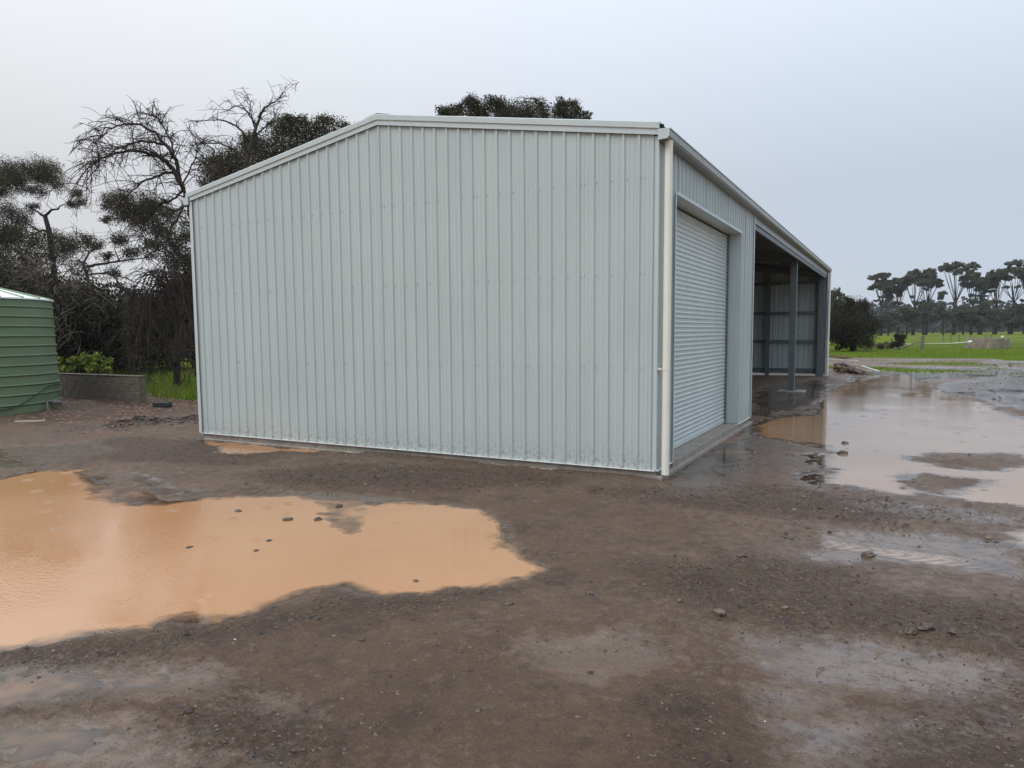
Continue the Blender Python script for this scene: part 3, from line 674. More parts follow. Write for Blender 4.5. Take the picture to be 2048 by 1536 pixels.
# steel frame
def csec(A, B, U, Wd, w, h, th=.012):
    return MB().extrude([(0, 0), (w, 0), (w, th), (th, th), (th, h - th), (w, h - th), (w, h), (0, h)], A, B, U, Wd)
for yf in (.16, D1 - .14, D1 + 8.0, LEN - .16):
    zb = -.08 if yf > D1 else .013
    for xc, s_ in ((-.13, -1), (-W + .13, 1)):
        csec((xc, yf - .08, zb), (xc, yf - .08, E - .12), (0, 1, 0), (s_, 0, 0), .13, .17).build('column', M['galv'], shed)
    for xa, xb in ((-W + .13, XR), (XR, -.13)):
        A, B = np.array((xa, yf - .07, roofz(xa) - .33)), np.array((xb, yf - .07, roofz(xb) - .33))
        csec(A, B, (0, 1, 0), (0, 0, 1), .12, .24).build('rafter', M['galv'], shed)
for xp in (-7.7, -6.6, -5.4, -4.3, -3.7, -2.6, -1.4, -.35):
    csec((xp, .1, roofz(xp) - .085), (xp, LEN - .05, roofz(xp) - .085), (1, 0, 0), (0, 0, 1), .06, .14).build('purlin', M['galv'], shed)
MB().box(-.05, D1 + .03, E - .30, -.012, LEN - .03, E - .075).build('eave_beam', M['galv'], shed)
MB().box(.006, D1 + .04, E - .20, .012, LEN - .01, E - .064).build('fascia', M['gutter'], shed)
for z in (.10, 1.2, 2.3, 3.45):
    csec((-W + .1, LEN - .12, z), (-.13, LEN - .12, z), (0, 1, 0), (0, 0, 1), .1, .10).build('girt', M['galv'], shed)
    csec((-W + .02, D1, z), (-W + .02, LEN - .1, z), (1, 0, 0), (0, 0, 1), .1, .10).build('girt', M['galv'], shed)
for xm in (-2.15, -5.6):
    csec((xm, LEN - .26, -.08), (xm, LEN - .26, roofz(xm) - .1), (1, 0, 0), (0, 1, 0), .15, .13).build('mullion', M['galv'], shed)
MB().box(-.26, LEN - .30, -.08, -.03, LEN - .012, E - .1).build('end_post_cladding', M['galv'], shed)
MB().box(-.58, D1 + 7.70, -.4, .16, D1 + 8.35, -.068).build('post_footing', M['conc'], shed, bevel=.02)
MB().box(-.40, D1 + 7.85, -.066, -.08, D1 + 8.15, -.052).build('base_plate', M['galv'], shed)

# ------------------------------------------------------------------ water tank and block wall
def lathe(prof, n=64):
    m = MB(); vs = [(r * math.cos(2 * math.pi * k / n), r * math.sin(2 * math.pi * k / n), z) for r, z in prof for k in range(n)]
    return m.add(vs, [(i*n+k, i*n+(k+1) % n, (i+1)*n+(k+1) % n, (i+1)*n+k) for i in range(len(prof)-1) for k in range(n)])
TR, TH = 2.0, 2.60
tr_ = on_ground(118, 812, -.05); d_ = (tr_ - CAM)[:2]; dl = np.linalg.norm(d_); d_ /= dl
left = np.array((-d_[1], d_[0])); tc_ = np.array(tr_[:2]) + left * TR
tank = thing('water_tank', 'green ribbed rainwater tank with pale cone roof beside the block wall', 'water tank', (tc_[0], tc_[1], -.05))
pr = [(TR + .01, -.15)]; z = 0.0; nb = 11; hb = (TH - .16) / nb
for k in range(nb):
    z0 = k * hb
    pr += [(TR, z0 + .0), (TR, z0 + hb * .74), (TR + .014, z0 + hb * .80), (TR + .034, z0 + hb * .88), (TR + .030, z0 + hb * .95), (TR + .004, z0 + hb * .985)]
pr += [(TR - .01, TH - .16), (TR - .012, TH - .015), (TR + .0, TH)]
pr = [(r * (1 + .018 * (1 - zz / TH)), zz) for r, zz in pr]
lathe(pr, 96).build('tank_body', M['tank'], tank, smooth=False)
rf = lathe([(TR + .03, TH - .02), (TR + .03, TH + .012), (TR * .5, TH + .28), (.25, TH + .46), (.0, TH + .47)], 96).build('tank_roof', M['tankroof'], tank)
for k in range(24):
    a = k * 2 * math.pi / 24
    MB().extrude([(-.03, 0), (-.014, .03), (.014, .03), (.03, 0)], (math.cos(a) * (TR + .02), math.sin(a) * (TR + .02), TH + .012), (math.cos(a) * .26, math.sin(a) * .26, TH + .455), (-math.sin(a), math.cos(a), 0), (0, 0, 1)).build('roof_rib', M['tank'], rf)
def local(p): return np.asarray(p) - np.array((tc_[0], tc_[1], -.05))
vd = at(28, 818, 17.4)[:2] - tc_; vd /= np.linalg.norm(vd)
va = np.array((vd[0] * TR, vd[1] * TR)); o_ = np.array((*vd, 0))
p0 = np.array((va[0], va[1], .17))
MB().tube([p0, p0 + o_ * .12], .05, 12).tube([p0 + o_ * .12, p0 + o_ * .17], .075, 12).tube([p0 + o_ * .17, p0 + o_ * .26], .042, 12).build('outlet_valve', M['brass'], tank, smooth=False)
sdv = np.array((-vd[1], vd[0], 0))
MB().tube([p0 + o_ * .1 - sdv * .35 + (0, 0, -.3), p0 + o_ * .1 - sdv * .35 + (0, 0, .06)], .02, 8).build('standpipe', M['timber'], tank)
hs = []
for k in range(22):
    f = k / 21; a = math.atan2(vd[1], vd[0]) + .75 - f * 1.55
    # hose sagging round the tank wall
    hs.append((math.cos(a) * (TR + .07), math.sin(a) * (TR + .07), .78 - .62 * f - .10 * math.sin(f * 9)))
MB().tube(hs, .012, 6).build('hose', M['poly'], tank)

A_ = on_ground(280, 814, -.1)[:2]; B_ = on_ground(121, 803, -.1)[:2]; dv = B_ - A_; wl = np.linalg.norm(dv); dv /= wl; wl += .8
nv_ = np.array((-dv[1], dv[0]));
if np.dot(nv_, A_ - CAM[:2]) < 0: nv_ = -nv_
bw = thing('block_wall', 'low weathered concrete block wall between green tank and shed', 'wall', (A_[0], A_[1], -.12), rz=math.atan2(dv[1], dv[0]))
sgn = 1 if np.dot(nv_, (-dv[1], dv[0])) > 0 else -1
rnd = random.Random(3)
BL, BH = .40, .195
bmesh_ = [MB().box(0, 0, 0, ln_, .19 * sgn, BH - .011).data('concrete_block', M['block'], bevel=.006) for ln_ in (BL - .012, BL / 2 - .012)]
for r in range(4):
    x = 0
    first = True
    while x < wl:
        half = first and r % 2 == 1
        o = link('concrete_block', bmesh_[1 if half else 0], bw); o.location = (x, rnd.uniform(-.006, .006), r * BH + rnd.uniform(-.002, .002)); o.rotation_euler = (rnd.uniform(-.01, .01), 0, rnd.uniform(-.012, .012))
        x += BL / 2 if half else BL; first = False
MB().box(.006, .012 * sgn, 0, wl - .05, .178 * sgn, 4 * BH - .016).build('mortar', M['conc'], bw)
m = MB(); m.box(-.01, -.012 * sgn, 4 * BH - .005, wl, .2 * sgn, 4 * BH + .02); m.build('wall_cap', M['block'], bw, bevel=.006)

# ------------------------------------------------------------------ vegetation
def leaves(centers, radii, counts, size, rng, aspect=.45, flat=1., tonefn=None):
    """leaf quads spread through ellipsoids -> V, F, tone"""
    cs, rr, tn = [], [], []
    for (c0, r0, n) in zip(centers, radii, counts):
        k = int(np.clip(n / 60, 5, 34)); d = rng.normal(size=(k, 3)); d /= np.linalg.norm(d, axis=1)[:, None]
        sub = d * (rng.rand(k) ** .5)[:, None] * .95
        w_ = rng.randint(0, k, n); q = sub[w_] + .26 * np.clip(rng.normal(size=(n, 3)), -1.5, 1.5)
        cs.append(np.asarray(c0) + q * np.asarray(r0)); tn.append(rng.uniform(.1, .75, k)[w_])
    C = np.concatenate(cs); n = len(C); tone = np.clip(np.concatenate(tn) + rng.uniform(-.2, .2, n), 0, 1)
    a = rng.normal(size=(n, 3)); a[:, 2] *= flat; a /= np.linalg.norm(a, axis=1)[:, None]
    b_ = np.cross(a, rng.normal(size=(n, 3))); b_ /= np.linalg.norm(b_, axis=1)[:, None]
    s = size * rng.uniform(.55, 1.25, n)[:, None]; a *= s * .5; b_ *= s * .5 * aspect
    V = np.stack([C - a, C + b_ - a * .1, C + a, C - b_ - a * .1], 1).reshape(-1, 3)
    return V, np.arange(4 * n).reshape(n, 4), tone
def bend(p, q, rng, k=7, sag=.12, jit=.05):
    p, q = np.asarray(p, float), np.asarray(q, float); ln = np.linalg.norm(q - p)
    t_ = np.linspace(0, 1, k)[:, None]; c_ = (p + q) / 2 + np.array((0, 0, -sag * ln)) + rng.normal(size=3) * ln * jit
    return (1 - t_) ** 2 * p + 2 * t_ * (1 - t_) * c_ + t_ ** 2 * q
def tree(name, label, base, clumps, leafmat, leafsize, dens, rng, trunk_r=.18, fork=.45, barkmat='bark', group=None, cat='tree', trunk=None, sides=7, twigs=2, aspect=.45, fan=False):
    base = np.asarray(base, float); r_ = thing(name, label, cat, tuple(base), group)
    P = np.array([c for c, _ in clumps]) - base; top = P[:, 2].max(); cen = P.mean(0)
    f = np.array((cen[0] * .45, cen[1] * .45, top * fork))
    m = MB()
    tp = trunk if trunk is not None else bend((0, 0, -.2), f, rng, 6, 0, .03)
    tp = np.asarray(tp, float); m.tube(tp, np.linspace(trunk_r * 1.15, trunk_r * .7, len(tp)), sides + 2)
    f = tp[-1]
    nodes = [(q, trunk_r * .75) for q in tp[len(tp) // 2:]]; order = np.argsort(np.linalg.norm(P - f, axis=1))
    if fan:
        for p in P[::3]:
            pl = bend(f * np.array((1, 1, rng.uniform(.8, 1))), p, rng, 6, .12, .04); m.tube(pl, np.linspace(trunk_r * .26, trunk_r * .09, 6), sides)
        order = order[:0]
    for p in P[order]:
        NP = np.array([q for q, _ in nodes]); dl_ = p - NP; dd_ = np.linalg.norm(dl_, axis=1) + 1.6 * np.maximum(0, -dl_[:, 2] + .15 * np.linalg.norm(dl_, axis=1))
        i = int(np.argmin(dd_)); s, r1 = nodes[i]; r1 = min(r1 * .75, trunk_r * .5); ln_ = np.linalg.norm(p - s)
        pl = bend(s, p, rng, 7, .08, .10); pl[1:-1] += rng.normal(size=(5, 3)) * ln_ * .03
        rad_ = np.linspace(r1, max(trunk_r * .07, .006), 7); m.tube(pl, rad_, sides); nodes += [(pl[k_], rad_[k_]) for k_ in (2, 4, 5, 6)]
        for _ in range(twigs):
            j = rng.randint(2, 6); e = pl[j] + rng.normal(size=3) * .22 * ln_ + (0, 0, .1)
            m.tube(bend(pl[j], e, rng, 4, 0, .1), np.linspace(rad_[j] * .4, .005, 4), 4, cap=False)
    m.build('trunk', M[barkmat], r_, smooth=True)
    rad = [np.asarray(rr) for _, rr in clumps]
    cnt = [max(12, int(dens * r0[0] * r0[1] * 4)) for r0 in rad]
    V, F, tone = leaves(P, rad, cnt, leafsize, rng, aspect)
    link('crown', big_mesh('crown', V, F, M[leafmat], {'tone': ('FACE', tone)}), r_)
    return r_
def px_clumps(lst, depth, rng, flat=.75, jit=.12, grow=1.):
    o = []
    for px, py, r in lst:
        d = depth * (1 + rng.uniform(-jit, jit)); R_ = r * d / FPX * grow
        o.append((at(px, py, d), (R_ * rng.uniform(.9, 1.15), R_, R_ * flat)))
    return o
def root(px, depth, z=-.05):
    p = at(px, 700, depth); return np.array((p[0], p[1], z))

rg = np.random.RandomState(11)
# trees over the shed's left shoulder
c1 = px_clumps([(15,345,26),(2,380,24),(60,338,26),(38,365,20),(95,342,24),(112,368,16),(75,380,15),(148,386,13),(160,405,14),(143,408,10),(-30,350,34),(-60,390,30),(25,352,20),(78,352,20),(10,430,24),(42,440,18),(12,468,24),(62,415,12)], 40, rg, .9, .05, 1.25)
b0 = root(112, 40)
tr1 = [at(112, 690, 40) - b0, at(110, 560, 40) - b0, at(99, 465, 40) - b0, at(90, 432, 40) - b0]
tr1[0] = np.array((0, 0, -.2)); 
tree('gum_tree', 'open gum tree with flat leafy tops high on the left above the tank', b0, c1, 'gum', .08, 1500, rg, .16, trunk=tr1)
c2 = px_clumps([(222,402,18),(255,402,22),(292,412,22),(325,425,22),(248,432,22),(290,448,25),(213,440,9),(238,480,16),(330,460,20),(262,505,15),(212,515,11),(305,495,18),(345,488,20),(372,470,20),(278,425,20),(360,520,20),(225,545,12)], 34, rg, .8, .05, 1.35)
tree('eucalypt', 'mid grey green eucalypt with broken crown under the arching bare branches', root(238, 34), c2, 'gum', .08, 1600, rg, .2, fork=.45)
c3 = px_clumps([(75,482,24),(108,476,22),(140,482,22),(170,486,20),(194,490,14),(45,485,26),(15,470,28),(-20,480,30),(5,520,32),(60,520,26),(110,512,22),(20,560,30),(90,560,22),(130,500,20),(160,540,18),(40,545,26)], 36, rg, .85, .08, 1.2)
tree('spreading_tree', 'dark flat topped spreading tree filling the left edge above the tank', root(150, 36), c3, 'cypress', .09, 1000, rg, .2, fork=.5)
c4 = px_clumps([(470,330,42),(440,345,32),(432,320,22),(540,290,46),(590,262,36),(640,254,30),(680,262,24),(560,256,24),(620,290,42),(510,322,42),(600,240,17),(650,242,15),(500,280,24),(575,240,14),(700,258,14),(425,370,25),(415,405,22)], 37, rg, .8, .08, 1.15)
tree('dense_tree', 'dense dark evergreen rising behind the left slope of the shed roof', root(560, 37), c4, 'cypress', .105, 900, rg, .35, fork=.4)
c5 = px_clumps([(888,224,17),(915,216,18),(950,210,20),(985,208,20),(1012,222,22),(1050,222,24),(1078,214,17),(1040,238,25),(960,232,26),(900,238,20),(1005,245,30),(1085,238,18),(935,205,12),(930,275,24),(985,290,28),(1040,285,26),(960,330,22),(1020,340,22)], 46, rg, .8, .06, 1.15)
tree('gum_tree', 'broad dark gum crown showing above the middle of the shed roof', root(985, 46), c5, 'gum', .14, 800, rg, .4, fork=.5)
c6 = px_clumps([(1128,208,14),(1118,226,17),(1148,218,16),(1172,232,10),(1140,240,20),(1165,244,14),(1135,275,20),(1150,300,18)], 46, rg, .8, .05, 1.2)
tree('gum_tree', 'small rounded gum crown above the right part of the roof', root(1138, 46), c6, 'gum', .14, 800, rg, .3, fork=.5)

# thicket: shrubs one behind the other
def shrub(name, label, px, depth, w, h, n, leafmat, size, dens, rng, pale=0, group=None, twigs=26, cat='shrub'):
    base = root(px, depth, -.05); cl = []
    for _ in range(n):
        a = rng.uniform(0, 6.28); rr = w * .5 * math.sqrt(rng.rand()); zz = h * (.15 + .75 * rng.rand() ** .8); R_ = rng.uniform(.16, .3) * w
        k = 1 - .5 * (zz / h) ** 2
        cl.append((base + (rr * math.cos(a) * k, rr * math.sin(a) * k, zz), (R_, R_, R_ * .8)))
    t_ = tree(name, label, base, cl, leafmat, size, dens, rng, .07, .3, group=group, cat=cat, sides=5, twigs=2)
    m = MB()
    for _ in range(twigs):
        a = rng.uniform(0, 6.28); p = np.array((rng.uniform(-.3, .3) * w, rng.uniform(-.3, .3) * w, rng.uniform(.1, .5) * h))
        e = p + (math.cos(a) * w * .35, math.sin(a) * w * .35, rng.uniform(-.1, .5) * h)
        pl = bend(p, e, rng, 8, -.25, .15); m.tube(pl, np.linspace(.022, .005, 8), 4, cap=False)
        for _ in range(4):
            j = rng.randint(2, 7); q = pl[j] + rng.normal(size=3) * .3; m.tube(bend(pl[j], q, rng, 4, -.1, .1), np.linspace(.009, .004, 4), 3, cap=False)
    tag(m.build('twigs', M['twig_pale' if pale else 'twig'], t_), kind='stuff')
    return t_
shrub('dark_shrub', 'tall dark twiggy shrub at the left edge behind the tank roof', 20, 27, 3.6, 4.0, 26, 'shade', .13, 210, rg, 1)
shrub('dark_shrub', 'dark shrub with pale bare twigs just right of the tank roof', 105, 26, 3.0, 3.6, 22, 'shade', .13, 210, rg, 1)
shrub('dark_shrub', 'wide brown black shrub behind the block wall', 200, 29, 3.6, 3.0, 26, 'shade', .13, 200, rg, 0)
shrub('dark_shrub', 'dark shrub left of the hanging bare branches', 270, 31, 3.2, 2.9, 22, 'shade', .13, 190, rg, 0)
shrub('dark_shrub', 'tall dark shrub against the left edge of the shed', 392, 27, 2.3, 5.2, 24, 'shade', .13, 190, rg, 0)
shrub('dark_shrub', 'dark shrub behind the hanging bare branches', 335, 33, 3.4, 3.4, 22, 'shade', .13, 220, rg, 1)
shrub('dark_shrub', 'dark shrub behind the tank, second from the left', 60, 33, 4.5, 5.4, 24, 'cypress', .16, 120, rg, 1)
shrub('dark_shrub', 'thin dark shrub below the sky gap left of the shed', 165, 34, 4.0, 4.2, 18, 'cypress', .16, 120, rg, 0)
for px, d, w, h, lb in ((-40, 30, 4, 4.6, 'dark shrub half out of frame behind the tank'), (235, 36, 4.2, 3.6, 'dark shrub low behind the gap in the trees'), (300, 37, 4.5, 4.0, 'dark shrub beyond the hanging branches, left of the tall one'), (130, 37, 5, 4.6, 'dark shrub filling the gap above the tank edge'), (385, 36, 4, 5.5, 'dark shrub deepest in the corner by the shed')):
    shrub('dark_shrub', lb, px, d, w, h, 26, 'shade', .18, 170, rg, 0)
# bright leafy plants on top of the block wall
for px, h, lb in ((140, .62, 'yellow green leafy bush behind the wall beside the tank'), (172, .70, 'yellow green leafy bush behind the middle of the block wall'), (203, .85, 'tallest yellow green leafy bush behind the block wall')):
    base = root(px, 21.0, .0); cl = [(base + (rg.uniform(-.32, .32), rg.uniform(-.3, .3), .42 + h * rg.uniform(.1, 1)), (.15, .15, .1)) for _ in range(12)]
    tree('leafy_bush', lb, base, cl, 'bright', .12, 420, rg, .014, .4, group='bright bushes behind the block wall', cat='bush', sides=4, twigs=1, aspect=.6)

# bare trees: limbs given as paths, twigs grown along them
def bare(name, label, base, limbs, rng, r0=.11, droop=.5, ntw=16, tl=1.1, matname='twig', depthjit=.0):
    base = np.asarray(base, float); r_ = thing(name, label, 'tree', tuple(base)); m = MB(); tw = MB()
    for pts, ra in limbs:
        p = np.asarray(pts, float) - base
        # smooth the path
        ts = np.linspace(0, len(p) - 1, len(p) * 4); q = np.stack([np.interp(ts, np.arange(len(p)), p[:, i]) for i in range(3)], 1)
        for _ in range(3): q[1:-1] = (q[:-2] + 2 * q[1:-1] + q[2:]) / 4
        q[1:-1] += rng.normal(size=q[1:-1].shape) * .015
        rad = np.linspace(ra, max(.008, ra * .12), len(q)); m.tube(q, rad, 6)
        n = int(ntw * len(p) / 5)
        for _ in range(n):
            i = rng.randint(len(q) // 5, len(q)); d = rng.normal(size=3); d[2] = abs(d[2]) * rng.choice([1, .3, -.6], p=[.45, .28, .27]); d /= np.linalg.norm(d)
            tang = q[min(i + 1, len(q) - 1)] - q[i - 1]; tang /= np.linalg.norm(tang) + 1e-6
            d = d + .7 * tang; d /= np.linalg.norm(d); L_ = tl * rng.uniform(.45, 1.25)
            e = q[i] + d * L_ + (0, 0, -droop * L_ * rng.uniform(.1, 1.)); e[2] = min(e[2], q[i][2] + .5 * L_); pl = bend(q[i], e, rng, 7, -.32 * droop - .02, .06)
            tw.tube(pl, np.linspace(max(.012, rad[i] * .4), .006, 7), 4, cap=False)
            for _ in range(6):
                j = rng.randint(1, 7); d2 = rng.normal(size=3); d2 /= np.linalg.norm(d2); l2 = L_ * rng.uniform(.15, .5)
                e2 = pl[j] + d2 * l2 * 1.2 + (0, 0, -droop * l2 * .5); p2 = bend(pl[j], e2, rng, 5, -.2 * droop, .07); tw.tube(p2, np.linspace(.008, .004, 5), 3, cap=False)
    m.build('trunk', M['bark'], r_, smooth=True); tag(tw.build('twigs', M[matname], r_), kind='stuff')
    return r_
def path(lst, d, spread=0.): return [at(x, y, d + spread * k / max(1, len(lst) - 1)) for k, (x, y) in enumerate(lst)]
D = 21.
bb = root(408, D)
bare('bare_tree', 'bare arching tree leaning out left past the low shed eave', bb, [
    ([bb + (0, 0, -.2)] + path([(402,560),(393,470),(381,430),(367,379),(352,340)], D), .15),
    (path([(367,379),(344,332),(324,316),(289,304),(250,302),(211,312),(176,335),(152,368)], D, -1.2), .075),
    (path([(360,360),(352,316),(332,289),(305,283),(266,285),(225,302),(190,330)], D, .8), .06),
    (path([(352,320),(320,273),(289,250),(242,246),(211,262),(191,285)], D, -.5), .05),
    (path([(352,330),(345,290),(332,262),(318,240),(305,228)], D, .6), .035),
    (path([(355,345),(330,345),(290,360),(255,390),(235,430)], D, -.9), .045),
    (path([(367,380),(345,400),(315,410),(290,440),(280,480)], D, .9), .035),
    (path([(372,390),(360,430),(340,460),(330,500),(330,540)], D, -.6), .035),
    (path([(365,370),(385,330),(395,300),(400,280)], D, .6), .03),
    (path([(376,410),(350,420),(320,455),(305,490)], D, -1), .03)], rg, droop=.6, ntw=30, tl=.9)
D = 30.
bb = root(468, D)
bare('bare_tree', 'bare twiggy tree standing above the left roof slope', bb, [
    ([bb + (0, 0, -.2)] + path([(475,480),(485,360),(498,300),(512,255),(524,222),(529,212)], D), .16),
    (path([(492,320),(470,300),(440,285),(405,288),(382,265),(372,248)], D, 1), .05),
    (path([(500,285),(480,255),(450,240),(420,240),(392,244)], D, -1), .05),
    (path([(512,250),(492,218),(470,212),(455,222)], D, .5), .04),
    (path([(516,235),(535,210),(552,202),(565,188)], D, -.5), .04),
    (path([(505,275),(530,255),(548,235),(556,215)], D, .8), .04),
    (path([(488,340),(455,325),(430,330),(410,345)], D, -1), .045),
    (path([(510,255),(500,225),(500,200),(490,185)], D, .3), .035)], rg, droop=.15, ntw=13, tl=.8)
D = 22.5
bb = root(352, D)
lm = [([bb + (0, 0, -.2)] + path([(352,720),(356,640),(352,590),(355,560)], D), .13)]
for k in range(17):
    x1 = 352 + rg.uniform(-110, 42); ht = rg.uniform(530, 600); pk = 352 + (x1 - 352) * .5
    lm.append((path([(353, 600), (pk, ht), ((pk + x1) / 2, ht + 20), (x1, ht + 80), (x1 + rg.uniform(-12, 8), rg.uniform(690, 770))], D, rg.uniform(-1.8, 1.5)), .028))
bare('weeping_tree', 'weeping bare tree with branches hanging to the grass beside the shed', bb, lm, rg, droop=1.0, ntw=15, tl=.8)
D = 27
bb = root(95, D)
lm = [([bb + (0, 0, -.2)] + path([(95,700),(98,600),(92,560)], D), .07)]
for k in range(9):
    x1 = rg.uniform(-10, 190); lm.append((path([(95,600),((95 + x1) / 2, rg.uniform(520, 570)), (x1, rg.uniform(500, 600)), (x1 + rg.uniform(-15, 15), rg.uniform(540, 680))], D, rg.uniform(-1.5, 1.5)), .022))
bare('bare_shrub', 'tangle of pale bare branches behind the tank roof edge', bb, lm, rg, droop=.4, ntw=14, tl=.9, matname='twig_pale')
D = 32
bb = root(200, D)
bare('bare_tree', 'dark forked tree with a level limb across the sky gap', bb, [
    ([bb + (0, 0, -.2)] + path([(195,640),(178,560),(165,530),(178,505),(205,484)], D), .13),
    (path([(168,535),(200,527),(245,522),(290,516),(330,512)], D, .5), .07),
    (path([(175,550),(215,545),(260,560),(310,575)], D, -.5), .05),
    (path([(290,516),(310,500),(335,480)], D, .5), .04),
    (path([(178,505),(160,490),(150,470)], D, .2), .04),
    (path([(240,522),(228,500),(235,480)], D, .2), .035)], rg, droop=.1, ntw=9, tl=.9)

# dark paddock trees on the right
c = px_clumps([(1690,625,26),(1715,622,26),(1735,640,22),(1705,650,34),(1680,655,30),(1735,660,22),(1715,675,26),(1690,680,22),(1668,640,24),(1745,650,14),(1660,670,18),(1725,608,14),(1700,606,14),(1682,695,10),(1735,685,14)], 57, rg, .9, .03)
tree('dark_tree', 'low dense dark tree on green grass just right of the shed end', root(1706, 57, 0), c, 'shade', .14, 650, rg, .25, fork=.2, sides=6)
c = px_clumps([(1660,592,18),(1680,585,12),(1692,598,10),(1670,610,20),(1650,600,20)], 105, rg, .7, .03)
tree('gum_tree', 'small gum crown peeping past the far downpipe', root(1668, 105, 0), c, 'fargum', .5, 60, rg, .3, fork=.5)
shrub('round_bush', 'small round dark bush standing alone in the paddock', 1799, 61, 1.25, 1.35, 16, 'shade', .09, 1500, rg, 0, twigs=12, cat='bush')
shrub('grass_tuft_shrub', 'low grey green shrub in the grass left of the round bush', 1766, 62, 1.1, .65, 8, 'fargum', .14, 400, rg, 0, twigs=4)
# row of tall gums across the paddock
gums = [(1762,544,232,30),(1796,556,236,26),(1826,540,230,34),(1851,538,238,26),(1908,525,226,44),(1938,546,236,30),(1962,552,240,22),(1990,540,232,28),(2022,522,228,44),(2052,528,236,30),(2085,545,240,36),(2125,535,232,40)]
ordn = ['first', 'second', 'third', 'fourth', 'fifth', 'sixth', 'seventh', 'eighth', 'ninth', 'tenth', 'eleventh', 'twelfth']
for k, (px, top, d, wpx) in enumerate(gums):
    base = root(px + rg.uniform(-3, 3), d, -.1); H = (at(px, top, d)[2] - base[2]); wm_ = wpx * d / FPX; cl = []
    for lobe in range(6):
        a0 = lobe * 1.25 + rg.uniform(-.5, .5); r0 = wm_ * rg.uniform(.3, .85) * (lobe > 0); hz = H - (rg.uniform(.3, 4.2) if lobe else 0); lr = rg.uniform(1.2, 2.4)
        lc = base + (r0 * math.cos(a0), r0 * math.sin(a0), 0)
        for j in range(7):
            a = rg.uniform(0, 6.28); rr = lr * math.sqrt(rg.rand()); R_ = rg.uniform(.75, 1.3)
            cl.append((lc + (rr * math.cos(a), rr * math.sin(a), hz - R_ * .5 - 1.0 * (rr / lr) ** 2), (R_ * 1.2, R_ * 1.2, R_ * .75)))
    for j in range(2):
        a = rg.uniform(0, 6.28); rr = wm_ * rg.uniform(.2, .7); R_ = rg.uniform(.7, 1.2)
        cl.append((base + (rr * math.cos(a), rr * math.sin(a), H * rg.uniform(.45, .7)), (R_ * 1.2, R_ * 1.2, R_ * .6)))
    tree('gum_tree', f'tall umbrella topped gum, {ordn[k]} from the left in the distant row', base, cl, 'fargum', .58, 33, rg, .45, fork=.5, group='gums in the row across the paddock', fan=True, sides=5, twigs=1, aspect=.6)
mids = [(1775,622,222,22),(1812,606,224,24),(1845,598,226,20),(1885,582,220,30),(1925,612,224,26),(1955,608,226,22),(1985,618,222,24),(2015,612,226,22),(2045,606,224,26),(2085,610,222,28)]
for k, (px, top, d, wpx) in enumerate(mids):
    base = root(px, d, -.1); H = at(px, top, d)[2] - base[2]; wm_ = wpx * d / FPX; cl = []
    for j in range(15):
        a = rg.uniform(0, 6.28); rr = wm_ * .8 * math.sqrt(rg.rand()); zz = H * rg.uniform(.32, .95); R_ = rg.uniform(1.0, 1.9)
        cl.append((base + (rr * math.cos(a) * (1.1 - .5 * zz / H), rr * math.sin(a), zz), (R_ * 1.2, R_ * 1.2, R_ * .65)))
    tree('bushy_tree', f'bushy dark understorey tree, {ordn[k]} from the left beneath the distant gums', base, cl, 'fargum', .58, 32, rg, .26, fork=.4, group='understorey trees across the paddock', sides=5, twigs=1, aspect=.6)
# far woodland closing the horizon
cs, rr = [], []
for px in np.arange(-900, 2700, 5.0):
    d = rg.uniform(340, 470); H = rg.uniform(10, 17)
    for zf in (.08, .3, .6, .9):
        p = root(px + rg.uniform(-3, 3), d, 0); p[2] = H * zf; cs.append(p); R_ = rg.uniform(2.2, 3.6); rr.append((R_ * 1.3, R_ * 1.3, R_))
V, F, tone = leaves(cs, rr, [24] * len(cs), 2.6, rg, .7)
tag(link('far_woodland', big_mesh('far_woodland', V, F, M['farbelt'], {'tone': ('FACE', tone)})), 'belt of woodland far across the paddock', 'woodland', kind='stuff')

# grass blades
def blades(n, gen, hmin, hmax, w, material, name, label):
    x, y = gen(n); z, A = ground_z(x, y); k = rs.rand(n) < A['grass']; x, y, z = x[k], y[k], z[k]; n = len(x)
    a = rs.uniform(0, 6.28, n); h = rs.uniform(hmin, hmax, n); ww = w * rs.uniform(.6, 1.2, n)
    b0 = np.stack([x - np.cos(a) * ww, y - np.sin(a) * ww, z - .01], -1); b1 = np.stack([x + np.cos(a) * ww, y + np.sin(a) * ww, z - .01], -1)
    tp = np.stack([x + rs.normal(size=n) * h * .4, y + rs.normal(size=n) * h * .4, z + h], -1)
    V = np.stack([b0, b1, tp], 1).reshape(-1, 3)
    return tag(link(name, big_mesh(name, V, np.arange(3 * n).reshape(n, 3), material, {'tone': ('FACE', rs.rand(n))})), label, 'grass', kind='stuff')
def left_gen(n):
    px = rs.uniform(60, 430, n); d = rs.uniform(18.5, 34, n)
    P = CAM[None] + d[:, None] * (FX[None] + RX[None] * ((px - 1024 - PPX) / FPX)[:, None]); return P[:, 0], P[:, 1]
def right_gen(n):
    px = rs.uniform(1640, 2100, n); d = 28 + 60 * rs.rand(n) ** 1.5
    P = CAM[None] + d[:, None] * (FX[None] + RX[None] * ((px - 1024 - PPX) / FPX)[:, None]); return P[:, 0], P[:, 1]
blades(45000, left_gen, .08, .26, .012, M['grass'], 'grass', 'green grass behind the block wall')
blades(5000, left_gen, .1, .34, .008, M['straw'], 'dry_grass', 'straw coloured grass left of the shed')
blades(60000, right_gen, .03, .085, .02, M['grass'], 'grass', 'green paddock grass beyond the yard')

